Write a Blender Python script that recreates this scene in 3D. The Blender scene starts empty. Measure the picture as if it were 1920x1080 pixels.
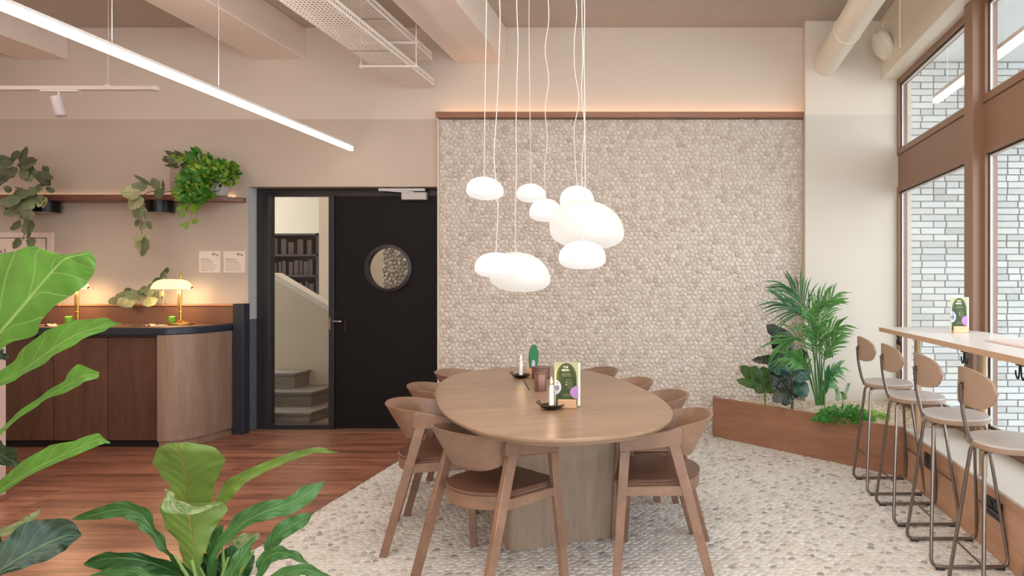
import bpy, bmesh, math, random
import numpy as np
from mathutils import Vector, Matrix
C = bpy.context.scene
COL = C.collection
PI = math.pi
rnd = random.Random(7)
FOC = 1280.0                       # focal length in px at 1920 wide
CX, CY, EYE = 1285.0, 535.0, 1.30  # vanishing point, eye height (m)

# ------------------------------------------------------------------ camera, world, lights, exposure
cam_d = bpy.data.cameras.new('camera'); cam = bpy.data.objects.new('camera', cam_d); COL.objects.link(cam)
cam.location = (0, 0, EYE); cam.rotation_euler = (PI/2, 0, 0)
cam_d.sensor_width = 36; cam_d.lens = 36*FOC/1920
cam_d.shift_x = -(CX-960)/1920; cam_d.shift_y = (CY-540)/1920
cam_d.clip_start = .05; cam_d.clip_end = 200
C.camera = cam
C.view_settings.view_transform = 'Standard'; C.view_settings.look = 'None'
C.view_settings.gamma = 1; C.view_settings.use_curve_mapping = False
C.view_settings.exposure = -0.04
C.cycles.use_denoising = True
C.cycles.max_bounces = 9; C.cycles.diffuse_bounces = 5; C.cycles.transparent_max_bounces = 24
C.cycles.caustics_reflective = False; C.cycles.caustics_refractive = False
C.cycles.sample_clamp_indirect = 6

w = bpy.data.worlds.new('sky'); C.world = w; w.use_nodes = True
wn = w.node_tree; bg = wn.nodes['Background']
bg.inputs['Color'].default_value = (0.82, 0.91, 1.0, 1); bg.inputs['Strength'].default_value = 5.0

def area(name, loc, rot, sx, sy, power, col, portal=False, spread=PI):
    d = bpy.data.lights.new(name, 'AREA'); d.shape = 'RECTANGLE'; d.size = sx; d.size_y = sy
    d.energy = power; d.color = col; d.spread = spread
    if portal: d.cycles.is_portal = True
    o = bpy.data.objects.new(name, d); COL.objects.link(o); o.location = loc; o.rotation_euler = rot
    return o
def point(name, loc, power, col, r=.03):
    d = bpy.data.lights.new(name, 'POINT'); d.energy = power; d.color = col; d.shadow_soft_size = r
    o = bpy.data.objects.new(name, d); COL.objects.link(o); o.location = loc
    return o
WARM = (1, .80, .62); SOFT = (1, .91, .82)
# daylight enters through the glazed wall on the right
# unseen area lights added just under the ceiling to brighten the room
area('room_fill_light', (-0.6, 3.4, 3.5), (0, 0, 0), 1.6, 1.6, 36, SOFT)
area('room_fill_light', (-0.9, 0.0, 3.5), (0, 0, 0), 3.0, 2.4, 100, SOFT)
area('room_fill_light', (-4.9, 0.6, 3.5), (0, 0, 0), 2.6, 2.6, 70, (1, .88, .80))
area('room_fill_light', (-5.2, 4.3, 3.5), (0, 0, 0), 1.6, 1.2, 15, (1, .88, .80))
area('hall_fill_light', (-3.6, 7.3, 3.0), (0, 0, 0), 1.0, .8, 13, SOFT)  # unseen fill added to light the stair hall
# upward fill lights, added to brighten ceiling and beams
area('ceiling_fill_uplight', (-2.885, 2.6, 2.54), (PI, 0, 0), .05, 4.0, 17, SOFT)
area('ceiling_fill_uplight', (.2, -.6, 2.6), (PI, 0, 0), 2.4, 1.6, 55, SOFT)
area('ceiling_fill_uplight', (-4.2, -.6, 2.6), (PI, 0, 0), 2.4, 1.6, 35, SOFT)

# ------------------------------------------------------------------ helpers
def lin(c):
    return tuple((v/255/12.92 if v/255 <= .04045 else ((v/255+.055)/1.055)**2.4) for v in c)
def P(px, py, Y):
    return Vector(((px-CX)*Y/FOC, Y, EYE-(py-CY)*Y/FOC))

class NB:                                    # tiny node builder
    def __init__(s, name):
        s.m = bpy.data.materials.new(name); s.m.use_nodes = True
        s.t = s.m.node_tree; s.b = s.t.nodes['Principled BSDF']
    def n(s, typ, **kw):
        o = s.t.nodes.new(typ)
        for k, v in kw.items(): setattr(o, k, v)
        return o
    def l(s, a, b): s.t.links.new(a, b)
    def coord(s, scale=(1, 1, 1), rot=(0, 0, 0), kind='Object'):
        tc = s.n('ShaderNodeTexCoord'); mp = s.n('ShaderNodeMapping')
        mp.inputs['Scale'].default_value = scale; mp.inputs['Rotation'].default_value = rot
        s.l(tc.outputs[kind], mp.inputs['Vector']); return mp.outputs['Vector']
    def noise(s, vec, scale, detail=4, rough=.55):
        o = s.n('ShaderNodeTexNoise'); o.inputs['Scale'].default_value = scale
        o.inputs['Detail'].default_value = detail; o.inputs['Roughness'].default_value = rough
        if vec is not None: s.l(vec, o.inputs['Vector'])
        return o.outputs['Fac']
    def ramp(s, fac, stops):
        o = s.n('ShaderNodeValToRGB'); e = o.color_ramp.elements
        while len(e) < len(stops): e.new(.5)
        for k, (p, c) in enumerate(stops):
            e[k].position = p; e[k].color = tuple(c)+(1,)
        s.l(fac, o.inputs['Fac']); return o.outputs['Color']
    def bump(s, h, strength=.3, dist=.01):
        o = s.n('ShaderNodeBump'); o.inputs['Strength'].default_value = strength; o.inputs['Distance'].default_value = dist
        s.l(h, o.inputs['Height']); s.l(o.outputs['Normal'], s.b.inputs['Normal'])
    def math(s, op, a, b=None):
        o = s.n('ShaderNodeMath', operation=op)
        for k, v in enumerate((a, b)):
            if v is None: continue
            if isinstance(v, (int, float)): o.inputs[k].default_value = v
            else: s.l(v, o.inputs[k])
        return o.outputs[0]
    def mix(s, fac, a, b):
        o = s.n('ShaderNodeMix', data_type='RGBA')
        for k, v in ((0, fac), (6, a), (7, b)):
            if isinstance(v, (int, float)): o.inputs[k].default_value = v
            elif isinstance(v, tuple): o.inputs[k].default_value = v+(1,)
            else: s.l(v, o.inputs[k])
        return o.outputs[2]
    def col(s, v):
        if isinstance(v, tuple): s.b.inputs['Base Color'].default_value = v+(1,)
        else: s.l(v, s.b.inputs['Base Color'])
    def set(s, **kw):
        for k, v in kw.items(): s.b.inputs[k.replace('_', ' ')].default_value = v

def plain(name, c, rough=.5, metal=0, var=.06, scale=30, bump=0, bscale=200, **kw):
    b = NB(name); c = lin(c); v = b.coord()
    f = b.noise(v, scale, 3)
    b.col(b.ramp(f, [(.3, tuple(x*(1-var) for x in c)), (.7, tuple(min(1, x*(1+var)) for x in c))]))
    b.set(Roughness=rough, Metallic=metal, **kw)
    if bump: b.bump(b.noise(v, bscale, 3), bump, .004)
    return b.m
def wood(name, c1, c2, axis='x', scale=9, rough=.45, rv=.15, stretch=14, bump=.08):
    b = NB(name)
    s = {'x': (1, stretch, stretch), 'y': (stretch, 1, stretch), 'z': (stretch, stretch, 1)}[axis]
    v = b.coord(s)
    oi = b.n('ShaderNodeObjectInfo'); ad = b.n('ShaderNodeVectorMath', operation='ADD')
    sc = b.n('ShaderNodeVectorMath', operation='SCALE'); cmb = b.n('ShaderNodeCombineXYZ')
    for k in range(3): b.l(oi.outputs['Random'], cmb.inputs[k])
    b.l(cmb.outputs[0], sc.inputs[0]); sc.inputs['Scale'].default_value = 37
    b.l(v, ad.inputs[0]); b.l(sc.outputs[0], ad.inputs[1]); v = ad.outputs[0]
    f = b.noise(v, scale*.35, 6, .62); g = b.noise(v, scale*1.6, 4, .6)
    h = b.math('ADD', b.math('MULTIPLY', f, .65), b.math('MULTIPLY', g, .35))
    c1, c2 = lin(c1), lin(c2)
    col = b.ramp(h, [(.36, c1), (.64, c2)])
    hsv = b.n('ShaderNodeHueSaturation'); b.l(col, hsv.inputs['Color'])
    b.l(b.math('ADD', b.math('MULTIPLY', oi.outputs['Random'], rv*2), 1-rv), hsv.inputs['Value'])
    b.col(hsv.outputs[0]); b.set(Roughness=rough)
    if bump: b.bump(h, bump, .003)
    return b.m
def pebbly(name, stops, rough=.5, spec=.3):
    b = NB(name); at = b.n('ShaderNodeAttribute'); at.attribute_name = 'rnd'
    v = b.coord(); f = b.noise(v, 60, 3)
    h = b.math('ADD', at.outputs['Fac'], b.math('MULTIPLY', b.math('SUBTRACT', f, .5), .25))
    b.col(b.ramp(h, [(p, lin(c)) for p, c in stops])); b.set(Roughness=rough); b.b.inputs['Specular IOR Level'].default_value = spec
    b.bump(f, .15, .003)
    return b.m
def emit(name, c, strength):
    b = NB(name); b.col(tuple(c)); b.set(Emission_Strength=strength)
    b.b.inputs['Emission Color'].default_value = tuple(c)+(1,); return b.m
def glass(name, tint=(.97, .99, .98), refl=1.0):
    m = bpy.data.materials.new(name); m.use_nodes = True; t = m.node_tree; t.nodes.clear()
    o = t.nodes.new('ShaderNodeOutputMaterial'); mx = t.nodes.new('ShaderNodeMixShader')
    tr = t.nodes.new('ShaderNodeBsdfTransparent'); gl = t.nodes.new('ShaderNodeBsdfGlossy'); fr = t.nodes.new('ShaderNodeLayerWeight')
    fr.inputs['Blend'].default_value = .5; tr.inputs['Color'].default_value = tint+(1,); gl.inputs['Roughness'].default_value = .01
    pw = t.nodes.new('ShaderNodeMath'); pw.operation = 'POWER'; pw.inputs[1].default_value = 5
    ml = t.nodes.new('ShaderNodeMath'); ml.operation = 'MULTIPLY_ADD'; ml.inputs[1].default_value = .9*refl; ml.inputs[2].default_value = .03*refl
    t.links.new(fr.outputs['Facing'], pw.inputs[0]); t.links.new(pw.outputs[0], ml.inputs[0]); t.links.new(ml.outputs[0], mx.inputs[0])
    t.links.new(tr.outputs[0], mx.inputs[1]); t.links.new(gl.outputs[0], mx.inputs[2]); t.links.new(mx.outputs[0], o.inputs[0])
    return m

class MB:
    def __init__(s): s.v = []; s.f = []; s.r = []; s.uv = []; s.cur = 0.5
    def add(s, vs, fs, M=None, uvs=None):
        b = len(s.v)
        for q in vs:
            q = Vector(q)
            if M is not None: q = M @ q
            s.v.append((q.x, q.y, q.z)); s.r.append(s.cur)
        s.uv += (uvs if uvs is not None else [(0, 0)]*len(vs))
        s.f += [tuple(b+i for i in f) for f in fs]
        return s
    def box(s, lo, hi, M=None, bev=0, seg=1):
        if bev <= 0:
            x0, y0, z0 = lo; x1, y1, z1 = hi
            return s.add([(x0,y0,z0),(x1,y0,z0),(x1,y1,z0),(x0,y1,z0),(x0,y0,z1),(x1,y0,z1),(x1,y1,z1),(x0,y1,z1)],
                         [(0,3,2,1),(4,5,6,7),(0,1,5,4),(1,2,6,5),(2,3,7,6),(3,0,4,7)], M)
        bm = bmesh.new(); bmesh.ops.create_cube(bm, size=1)
        for v in bm.verts: v.co = Vector([(lo[k]+hi[k])/2+v.co[k]*(hi[k]-lo[k]) for k in range(3)])
        bmesh.ops.bevel(bm, geom=bm.edges[:]+bm.verts[:], offset=bev, segments=seg, affect='EDGES', profile=.5)
        s.bm(bm, M); bm.free(); return s
    def bm(s, bm, M=None):
        bm.verts.index_update()
        return s.add([v.co.copy() for v in bm.verts], [tuple(v.index for v in f.verts) for f in bm.faces], M)
    def prism(s, poly, z0, z1, M=None, bev=0):
        """poly is counter-clockwise (x, y); extruded z0..z1; optional top and bottom chamfer"""
        n = len(poly)
        if bev:
            c = Vector((sum(p[0] for p in poly)/n, sum(p[1] for p in poly)/n))
            def ins(d):
                out = []
                for k in range(n):
                    a, b_, c_ = Vector(poly[k-1]), Vector(poly[k]), Vector(poly[(k+1) % n])
                    t = (c_-a).normalized(); out.append(tuple(b_+Vector((-t.y, t.x))*d))
                return out
            i = ins(bev); rings = [(i, z0), (poly, z0+bev), (poly, z1-bev), (i, z1)]
        else: rings = [(poly, z0), (poly, z1)]
        vs = [(x, y, z) for pl, z in rings for x, y in pl]; fs = [tuple(range(n-1, -1, -1))]
        for q in range(len(rings)-1):
            for k in range(n): fs.append((q*n+k, q*n+(k+1) % n, (q+1)*n+(k+1) % n, (q+1)*n+k))
        fs.append(tuple((len(rings)-1)*n+k for k in range(n)))
        return s.add(vs, fs, M)
    def tube(s, pts, r, n=8, M=None, closed=False, caps=True, flat=None):
        pts = [Vector(p) for p in pts]; m = len(pts); rs = r if isinstance(r, (list, tuple)) else [r]*m
        vs = []; up = None
        for k in range(m):
            if closed: t = (pts[(k+1) % m]-pts[k-1]).normalized()
            else: t = (pts[min(k+1, m-1)]-pts[max(k-1, 0)]).normalized()
            if up is None:
                up = Vector((0, 0, 1)) if abs(t.z) < .9 else Vector((1, 0, 0))
            a = (up-t*up.dot(t)).normalized(); b = t.cross(a); up = a
            for j in range(n):
                g = 2*PI*j/n; vs.append(pts[k]+(a*math.cos(g)+b*math.sin(g))*rs[k])
        fs = []
        for k in range(m if closed else m-1):
            for j in range(n):
                k2 = (k+1) % m; fs.append((k*n+j, k*n+(j+1) % n, k2*n+(j+1) % n, k2*n+j))
        if caps and not closed: fs += [tuple(range(n-1, -1, -1)), tuple((m-1)*n+j for j in range(n))]
        return s.add(vs, fs, M)
    def lathe(s, prof, n=24, M=None, c=(0, 0, 0), caps=True):
        vs = []; fs = []; m = len(prof)
        for r, z in prof:
            for j in range(n):
                g = 2*PI*j/n; vs.append((c[0]+max(r, 1e-4)*math.cos(g), c[1]+max(r, 1e-4)*math.sin(g), c[2]+z))
        for k in range(m-1):
            for j in range(n): fs.append((k*n+j, k*n+(j+1) % n, (k+1)*n+(j+1) % n, (k+1)*n+j))
        if caps and prof[0][0] > 1e-3: fs.append(tuple(range(n-1, -1, -1)))
        if caps and prof[-1][0] > 1e-3: fs.append(tuple((m-1)*n+j for j in range(n)))
        return s.add(vs, fs, M)
    def mesh(s, name, mat, smooth=True, ang=35):
        me = bpy.data.meshes.new(name); me.from_pydata(s.v, [], s.f)
        if mat: me.materials.append(mat)
        if any(u != (0, 0) for u in s.uv):
            uvl = me.uv_layers.new(name='UVMap'); li = np.empty(len(me.loops), dtype=np.int32); me.loops.foreach_get('vertex_index', li)
            uvl.data.foreach_set('uv', np.array(s.uv, dtype=np.float32)[li].ravel())
        at = me.attributes.new('rnd', 'FLOAT', 'POINT'); at.data.foreach_set('value', np.array(s.r, dtype=np.float32))
        if smooth:
            me.polygons.foreach_set('use_smooth', [True]*len(me.polygons)); me.set_sharp_from_angle(angle=math.radians(ang))
        me.update(); return me
    def obj(s, name, mat, parent=None, smooth=True, ang=35, rebase=None):
        if rebase is not None:
            b = Vector(rebase); s.v = [(x-b.x, y-b.y, z-b.z) for x, y, z in s.v]
        o = bpy.data.objects.new(name, s.mesh(name, mat, smooth, ang)); COL.objects.link(o)
        if rebase is not None: o.location = rebase
        if parent is not None: o.parent = parent
        return o
def tag(o, label=None, cat=None, group=None, kind=None):
    if label: o['label'] = label
    if cat: o['category'] = cat
    if group: o['group'] = group
    if kind: o['kind'] = kind
    return o
def thing(name, label, cat, loc=(0, 0, 0), rz=0, group=None):
    o = bpy.data.objects.new(name, None); COL.objects.link(o); o.empty_display_size = .1
    o.location = loc; o.rotation_euler = (0, 0, rz); return tag(o, label, cat, group)
def struct(o): o['kind'] = 'structure'; return o
def dup(root, loc, rz, label=None):
    r = root.copy(); COL.objects.link(r); r.location = loc; r.rotation_euler = (0, 0, rz)
    if label: r['label'] = label
    for ch in list(root.children):
        c = ch.copy(); COL.objects.link(c); c.parent = r
        for g in ch.children:
            d = g.copy(); COL.objects.link(d); d.parent = c
    return r
def text(name, s, loc, size, mat, parent=None, rot=(PI/2, 0, 0), align='LEFT', ext=.0008, bold=0):
    cu = bpy.data.curves.new(name, 'FONT'); cu.body = s; cu.size = size; cu.extrude = ext; cu.align_x = align; cu.offset = bold
    t0 = bpy.data.objects.new('tmp', cu); COL.objects.link(t0)
    me = bpy.data.meshes.new_from_object(t0.evaluated_get(bpy.context.evaluated_depsgraph_get())); bpy.data.objects.remove(t0)
    me.materials.clear(); me.materials.append(mat); o = bpy.data.objects.new(name, me); COL.objects.link(o); o.location = loc; o.rotation_euler = rot
    if parent is not None: o.parent = parent
    return o
def Rz(a): return Matrix.Rotation(a, 4, 'Z')
def T(x, y, z): return Matrix.Translation((x, y, z))
def smoothpath(pts, n=6):
    pts = [Vector(p) for p in pts]; out = []
    for i in range(len(pts)-1):
        a, b, c, d = pts[max(i-1, 0)], pts[i], pts[i+1], pts[min(i+2, len(pts)-1)]
        for k in range(n):
            t = k/n; out.append(.5*((2*b)+(c-a)*t+(2*a-5*b+4*c-d)*t*t+(3*b-a-3*c+d)*t**3))
    out.append(pts[-1]); return out
def fillet(pts, r, n=5):
    pts = [Vector(p) for p in pts]; out = [pts[0]]
    for i in range(1, len(pts)-1):
        a, b, c = pts[i-1], pts[i], pts[i+1]; u = (a-b); v = (c-b); d = min(r, u.length*.49, v.length*.49)
        p, q = b+u.normalized()*d, b+v.normalized()*d
        for k in range(n+1):
            t = k/n; out.append(p*(1-t)**2+b*2*t*(1-t)+q*t*t)
    out.append(pts[-1]); return out
# ------------------------------------------------------------------ materials of the room
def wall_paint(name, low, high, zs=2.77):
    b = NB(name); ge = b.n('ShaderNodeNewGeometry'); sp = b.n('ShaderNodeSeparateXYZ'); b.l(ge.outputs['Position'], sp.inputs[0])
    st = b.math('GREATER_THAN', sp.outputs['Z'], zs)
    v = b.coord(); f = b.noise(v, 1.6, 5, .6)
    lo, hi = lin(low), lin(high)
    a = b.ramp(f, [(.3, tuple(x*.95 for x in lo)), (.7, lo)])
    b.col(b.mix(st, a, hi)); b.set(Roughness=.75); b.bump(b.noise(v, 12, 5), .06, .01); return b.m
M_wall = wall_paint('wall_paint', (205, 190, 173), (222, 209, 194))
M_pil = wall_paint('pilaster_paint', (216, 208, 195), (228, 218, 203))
M_white = plain('white_plaster', (226, 214, 200), .7, var=.02)
def ceil_mat():
    b = NB('ceiling_spray'); v = b.coord(); f = b.noise(v, 55, 5, .7); c = lin((214, 200, 186))
    b.col(b.ramp(f, [(.3, tuple(x*.78 for x in c)), (.62, c)])); b.set(Roughness=.9); b.bump(f, .8, .02); return b.m
M_ceil = ceil_mat()
M_beam = plain('beam_paint', (240, 226, 214), .6, var=.02)
M_cream = plain('cream_lacquer', (242, 232, 214), .35, var=.02)
M_brown = plain('brown_coated_metal', (140, 106, 83), .38, var=.03)
M_gasket = plain('dark_gasket', (48, 46, 46), .5)
M_bead = plain('white_bead', (228, 226, 224), .4)
M_black = plain('black_lacquer', (19, 17, 17), .55, var=.04); M_black.node_tree.nodes['Principled BSDF'].inputs['Specular IOR Level'].default_value = .25
M_frame = plain('black_steel', (44, 42, 46), .35, var=.05)
M_grey = plain('grey_skirting_paint', (96, 100, 106), .6)
M_glass = glass('window_glass', (.985, .985, .975), .8)
M_glassin = glass('door_glass', (.92, .92, .90), .8)
M_ledge = wood('ledge_wood', (138, 96, 74), (160, 116, 92), 'x', rough=.4)
M_led = emit('led_diffuser', (1, .93, .88), 7)
M_ledcove = emit('cove_led', (1, .62, .32), 9)
M_floorwood = wood('floor_planks', (108, 64, 49), (190, 132, 106), 'x', scale=4, rough=.30, rv=.12, stretch=9, bump=.05)
M_peb = pebbly('floor_pebble', [(0, (146, 142, 138)), (.12, (180, 176, 172)), (.3, (198, 195, 191)), (.55, (210, 208, 205)), (.8, (219, 218, 216)), (1, (206, 196, 184))], .42, .4)
M_grout = plain('floor_grout', (222, 214, 202), .8, var=.05)
M_wpeb = pebbly('wall_pebble', [(0, (192, 180, 168)), (.1, (204, 193, 181)), (.35, (212, 202, 191)), (.8, (219, 210, 200)), (1, (224, 215, 206))], .75, .2)
M_wgrout = plain('wall_grout', (214, 202, 190), .9, var=.04)
M_brick = pebbly('white_brick', [(0, (180, 180, 177)), (.3, (196, 197, 195)), (.7, (208, 209, 207)), (1, (200, 198, 190))], .7)
M_mortar = plain('brick_mortar', (140, 138, 135), .9)

YW, YD, ZC = 6.04, 6.16, 3.58
XJ, XS = -3.868, -2.17          # door reveal, left edge of the stone panel
# ------------------------------------------------------------------ shell
m = MB(); m.box((-6.9, YW, 0), (XJ, YW+.16, ZC)); m.box((XJ, YW, 2.173), (XS, YW+.16, ZC)); m.box((XS, YW, 0), (1.95, YW+.16, ZC))
struct(m.obj('wall_back', M_wall, smooth=False))
m = MB(); m.box((1.035, 5.89, 0), (1.95, YW, ZC)); struct(m.obj('wall_pilaster', M_pil, smooth=False))
m = MB(); m.box((-7.05, -2.7, 0), (-6.9, YW+.16, ZC)); struct(m.obj('wall_left', M_wall, smooth=False))
m = MB(); m.box((-6.9, -2.7, 0), (-2.2, -2.55, ZC)); m.box((-2.2, -2.7, 0), (1.95, -2.55, .4)); m.box((-2.2, -2.7, 3.07), (1.95, -2.55, ZC)); m.box((-.2, -2.7, .4), (0, -2.55, 3.07)); struct(m.obj('wall_front', M_wall, smooth=False))  # unseen wall; opened up so sky light comes in from behind
m = MB(); m.box((-7.05, -2.7, ZC), (1.95, YW+.16, ZC+.12)); struct(m.obj('ceiling', M_ceil, smooth=False))
m = MB(); m.box((-7.05, -2.7, -.12), (1.95, YW+.3, -.012)); struct(m.obj('floor_base', M_grout, smooth=False))
# header beam over the glazing
m = MB(); m.box((1.68, -2.55, 3.07), (1.95, 5.89, ZC)); struct(m.obj('beam_right', M_cream, smooth=False))
for k, (x0, x1) in enumerate(((-3.80, -3.36), (-2.03, -1.585), (-5.9, -5.46))):
    m = MB(); m.box((x0, -2.55, 3.27 if k == 1 else 3.30), (x1, YW, ZC), bev=.006); struct(m.obj('beam', M_beam))
# low partition on the far left
m = MB(); m.box((-5.1, 4.06, 0), (-4.137, 4.16, 1.16), bev=.004)
o = struct(m.obj('wall_partition', plain('partition_paint', (206, 180, 168), .6)))
m = MB(); m.box((-5.1, 4.05, 0), (-4.13, 4.17, .03)); struct(m.obj('baseboard_left', M_ledge))

# ------------------------------------------------------------------ wood plank floor (left of the border line X = -2.13)
XB = -2.13
fw = bpy.data.objects.new('floor_wood', None); COL.objects.link(fw); struct(fw)
y = 1.2; row = 0
while y < YD:
    y1 = min(y+.185, YD+.04); x = -6.9-rnd.random()*1.4
    while x < XB:
        x1 = min(x+1.7+rnd.random()*.5, XB)
        a = max(x, -6.9)
        if XB-x1 < .25: x1 = XB
        if x1 > a+.05:
            m = MB(); m.box((a+.001, y+.001, -.012), (x1-.001, y1-.001, 0), bev=.0015)
            m.obj('plank', M_floorwood, fw, rebase=((a+x1)/2, (y+y1)/2, 0))
        x = x1
    y = y1; row += 1
m = MB(); m.box((-6.9, -2.55, -.012), (XB, 1.2, 0)); m.obj('plank_field', M_floorwood, fw)
m = MB(); m.box((XB-.001, -2.55, -.012), (XB+.006, YW, .0015)); struct(m.obj('trim_floor', plain('brass_strip', (150, 120, 90), .4, .6)))

# ------------------------------------------------------------------ pebbles: jittered hex points, Voronoi cells, rounded, domed
def cells(x0, x1, y0, y1, pitch, rng, jit=.36, gap=.0030, keep=None, stretch=1.0):
    """list of rounded polygons tiling the rectangle"""
    h = pitch*.866; ny = int((y1-y0)/h)+4; nx = int((x1-x0)/pitch)+4
    pts = {}
    for j in range(-2, ny):
        for i in range(-2, nx):
            pts[i, j] = (x0+(i+(j & 1)*.5)*pitch+rng.uniform(-jit, jit)*pitch, y0+j*h+rng.uniform(-jit, jit)*h)
    out = []
    for (i, j), c in pts.items():
        if not (x0-.01 < c[0] < x1+.01 and y0-.01 < c[1] < y1+.01): continue
        if keep and not keep(c): continue
        R = pitch*1.1; poly = [(c[0]+R*math.cos(a), c[1]+R*math.sin(a)) for a in (0.3, 1.87, 3.44, 5.01)]
        ok = True
        for dj in (-2, -1, 0, 1, 2):
            for di in (-2, -1, 0, 1, 2):
                if di == 0 == dj: continue
                q = pts.get((i+di, j+dj))
                if q is None: continue
                mx, my = (c[0]+q[0])/2, (c[1]+q[1])/2; nx_, ny_ = q[0]-c[0], q[1]-c[1]; L = math.hypot(nx_, ny_)
                nx_ /= L; ny_ /= L; mx -= nx_*gap; my -= ny_*gap
                d = [(p[0]-mx)*nx_+(p[1]-my)*ny_ for p in poly]
                if max(d) <= 0: continue
                new = []
                for k in range(len(poly)):
                    a, b = poly[k], poly[(k+1) % len(poly)]; da, db = d[k], d[(k+1) % len(poly)]
                    if da <= 0: new.append(a)
                    if da*db < 0:
                        t = da/(da-db); new.append((a[0]+(b[0]-a[0])*t, a[1]+(b[1]-a[1])*t))
                poly = new
                if len(poly) < 3: ok = False; break
            if not ok: break
        if not ok: continue
        # clip to the rectangle
        poly = [(min(max(p[0], x0), x1), min(max(p[1], y0), y1)) for p in poly]
        # round: one corner cut (two points per edge)
        n = len(poly); rp = []
        for k in range(n):
            a, b = poly[k], poly[(k+1) % n]
            rp.append((a[0]*.72+b[0]*.28, a[1]*.72+b[1]*.28)); rp.append((a[0]*.28+b[0]*.72, a[1]*.28+b[1]*.72))
        ar = sum(rp[k][0]*rp[(k+1) % len(rp)][1]-rp[(k+1) % len(rp)][0]*rp[k][1] for k in range(len(rp)))/2
        if ar < pitch*pitch*.10: continue
        cx = sum(p[0] for p in rp)/len(rp); cy = sum(p[1] for p in rp)/len(rp)
        out.append((cx, cy, rp, ar))
    return out
def stone(m, cell, z0, ht, tf, tilt=(0, 0), inset=.8):
    cx, cy, rp, ar = cell; n = len(rp); vs = []
    for s_, z in ((1, z0), (.97, z0+ht*.55), (inset, z0+ht)):
        for x, y in rp:
            dx, dy = (x-cx)*s_, (y-cy)*s_
            zz = z+(dx*tilt[0]+dy*tilt[1] if z > z0 else 0)
            vs.append(tf(cx+dx, cy+dy, zz))
    fs = [(q*n+k, q*n+(k+1) % n, (q+1)*n+(k+1) % n, (q+1)*n+k) for q in (0, 1) for k in range(n)]
    fs.append(tuple(2*n+k for k in range(n)))
    m.add(vs, fs)

# floor mosaic
rg = random.Random(3)
def vis_floor(c):
    x, y = c
    if y > 5.88 and x > 1.04: return False
    if x > .24 and (x-.24)+(y-5.88) > .02 and y > 4.6: return False
    if x > 1.5: return False
    return x/max(y, .1) < .53 if y > 1.9 else True
cl = cells(XB+.004, 1.50, 2.0, YW, .040, rg, keep=vis_floor)
fm = bpy.data.objects.new('floor_mosaic', None); COL.objects.link(fm); struct(fm)
def inframe(c): return 0 < CX+c[0]/c[1]*FOC < 1920 and CY+EYE/c[1]*FOC < 1085
def hid(c):     # under the table pedestal
    return abs(c[0]+.6) < .30 and abs(c[1]-3.7) < .45
cl.sort(key=lambda c: -(c[3]/c[1]**3) if inframe(c) and not hid(c) else 0)
stuff = MB(); tf = lambda x, y, z: (x, y, z)
for k, c in enumerate(cl):
    t = (rg.uniform(-.03, .03), rg.uniform(-.03, .03)); r_ = rg.random()**.8
    if k < 300:
        m = MB(); m.cur = r_; stone(m, c, -.011, .0125, tf, t); m.obj('pebble', M_peb, fm, smooth=False, rebase=(c[0], c[1], 0))
    else:
        stuff.cur = r_; stone(stuff, c, -.011, .0125, tf, t)
tag(stuff.obj('pebbles', M_peb, fm, smooth=False), kind='stuff')
m = MB(); m.box((XB+.006, -2.55, -.014), (1.50, YW, -.0025)); m.obj('grout', M_grout, fm)
# coarse continuation behind the camera
stf = MB()
for c in cells(XB+.004, 1.50, -.4, 2.0, .085, rg):
    stf.cur = rg.random(); stone(stf, c, -.011, .0125, tf)
tag(stf.obj('pebbles', M_peb, fm, smooth=False), kind='stuff')

# stone clad wall panel
sw = thing('stone_panel', 'pale pebble-clad wall panel below the lit ledge, between black door and pilaster', 'wall panel')
XP0, XP1, ZP = XS, 1.034, 2.765
m = MB(); m.box((XP0, YW-.012, 0), (XP1, YW-.0005, ZP)); m.obj('backing', M_wgrout, sw, smooth=False)
m = MB(); m.box((XP0-.008, YW-.045, 0), (XP0, YW, ZP)); m.obj('edge_strip', M_white, sw)
rg = random.Random(11)
cw = cells(XP0+.002, XP1, .0, ZP, .043, rg, gap=.002)
def seen(c):
    px = CX+c[0]/YW*FOC; py = CY-(c[1]-EYE)/YW*FOC
    return 830 < px < 1490 and 225 < py < 680 and not (870 < px < 1175 and 325 < py < 550)
cw.sort(key=lambda c: -c[3] if seen(c) else 0)
stuff = MB(); tfw = lambda x, y, z: (x, YW-.012-z, y)
for k, c in enumerate(cw):
    t = (rg.uniform(-.14, .14), rg.uniform(-.14, .14)); h = rg.uniform(.006, .012); r_ = rg.random()
    if k < 300:
        m = MB(); m.cur = r_; stone(m, c, 0, h, tfw, t, .68); m.obj('pebble', M_wpeb, sw, rebase=(c[0], YW-.012, c[1]), ang=50)
    else:
        stuff.cur = r_; stone(stuff, c, 0, h, tfw, t, .68)
tag(stuff.obj('pebbles', M_wpeb, sw, ang=50), kind='stuff')
lg = thing('light_ledge', 'long brown wooden ledge with warm strip light glowing above the pebble wall', 'ledge')
m = MB(); m.box((XP0-.008, YW-.085, ZP+.003), (XP1, YW-.001, ZP+.018)); m.box((XP0-.008, YW-.085, ZP+.018), (XP1, YW-.070, ZP+.050)); m.obj('ledge_board', M_ledge, lg)
m = MB(); m.box((XP0+.03, YW-.06, ZP+.019), (XP1-.03, YW-.045, ZP+.026)); m.obj('light_strip', M_ledcove, lg)

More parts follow.
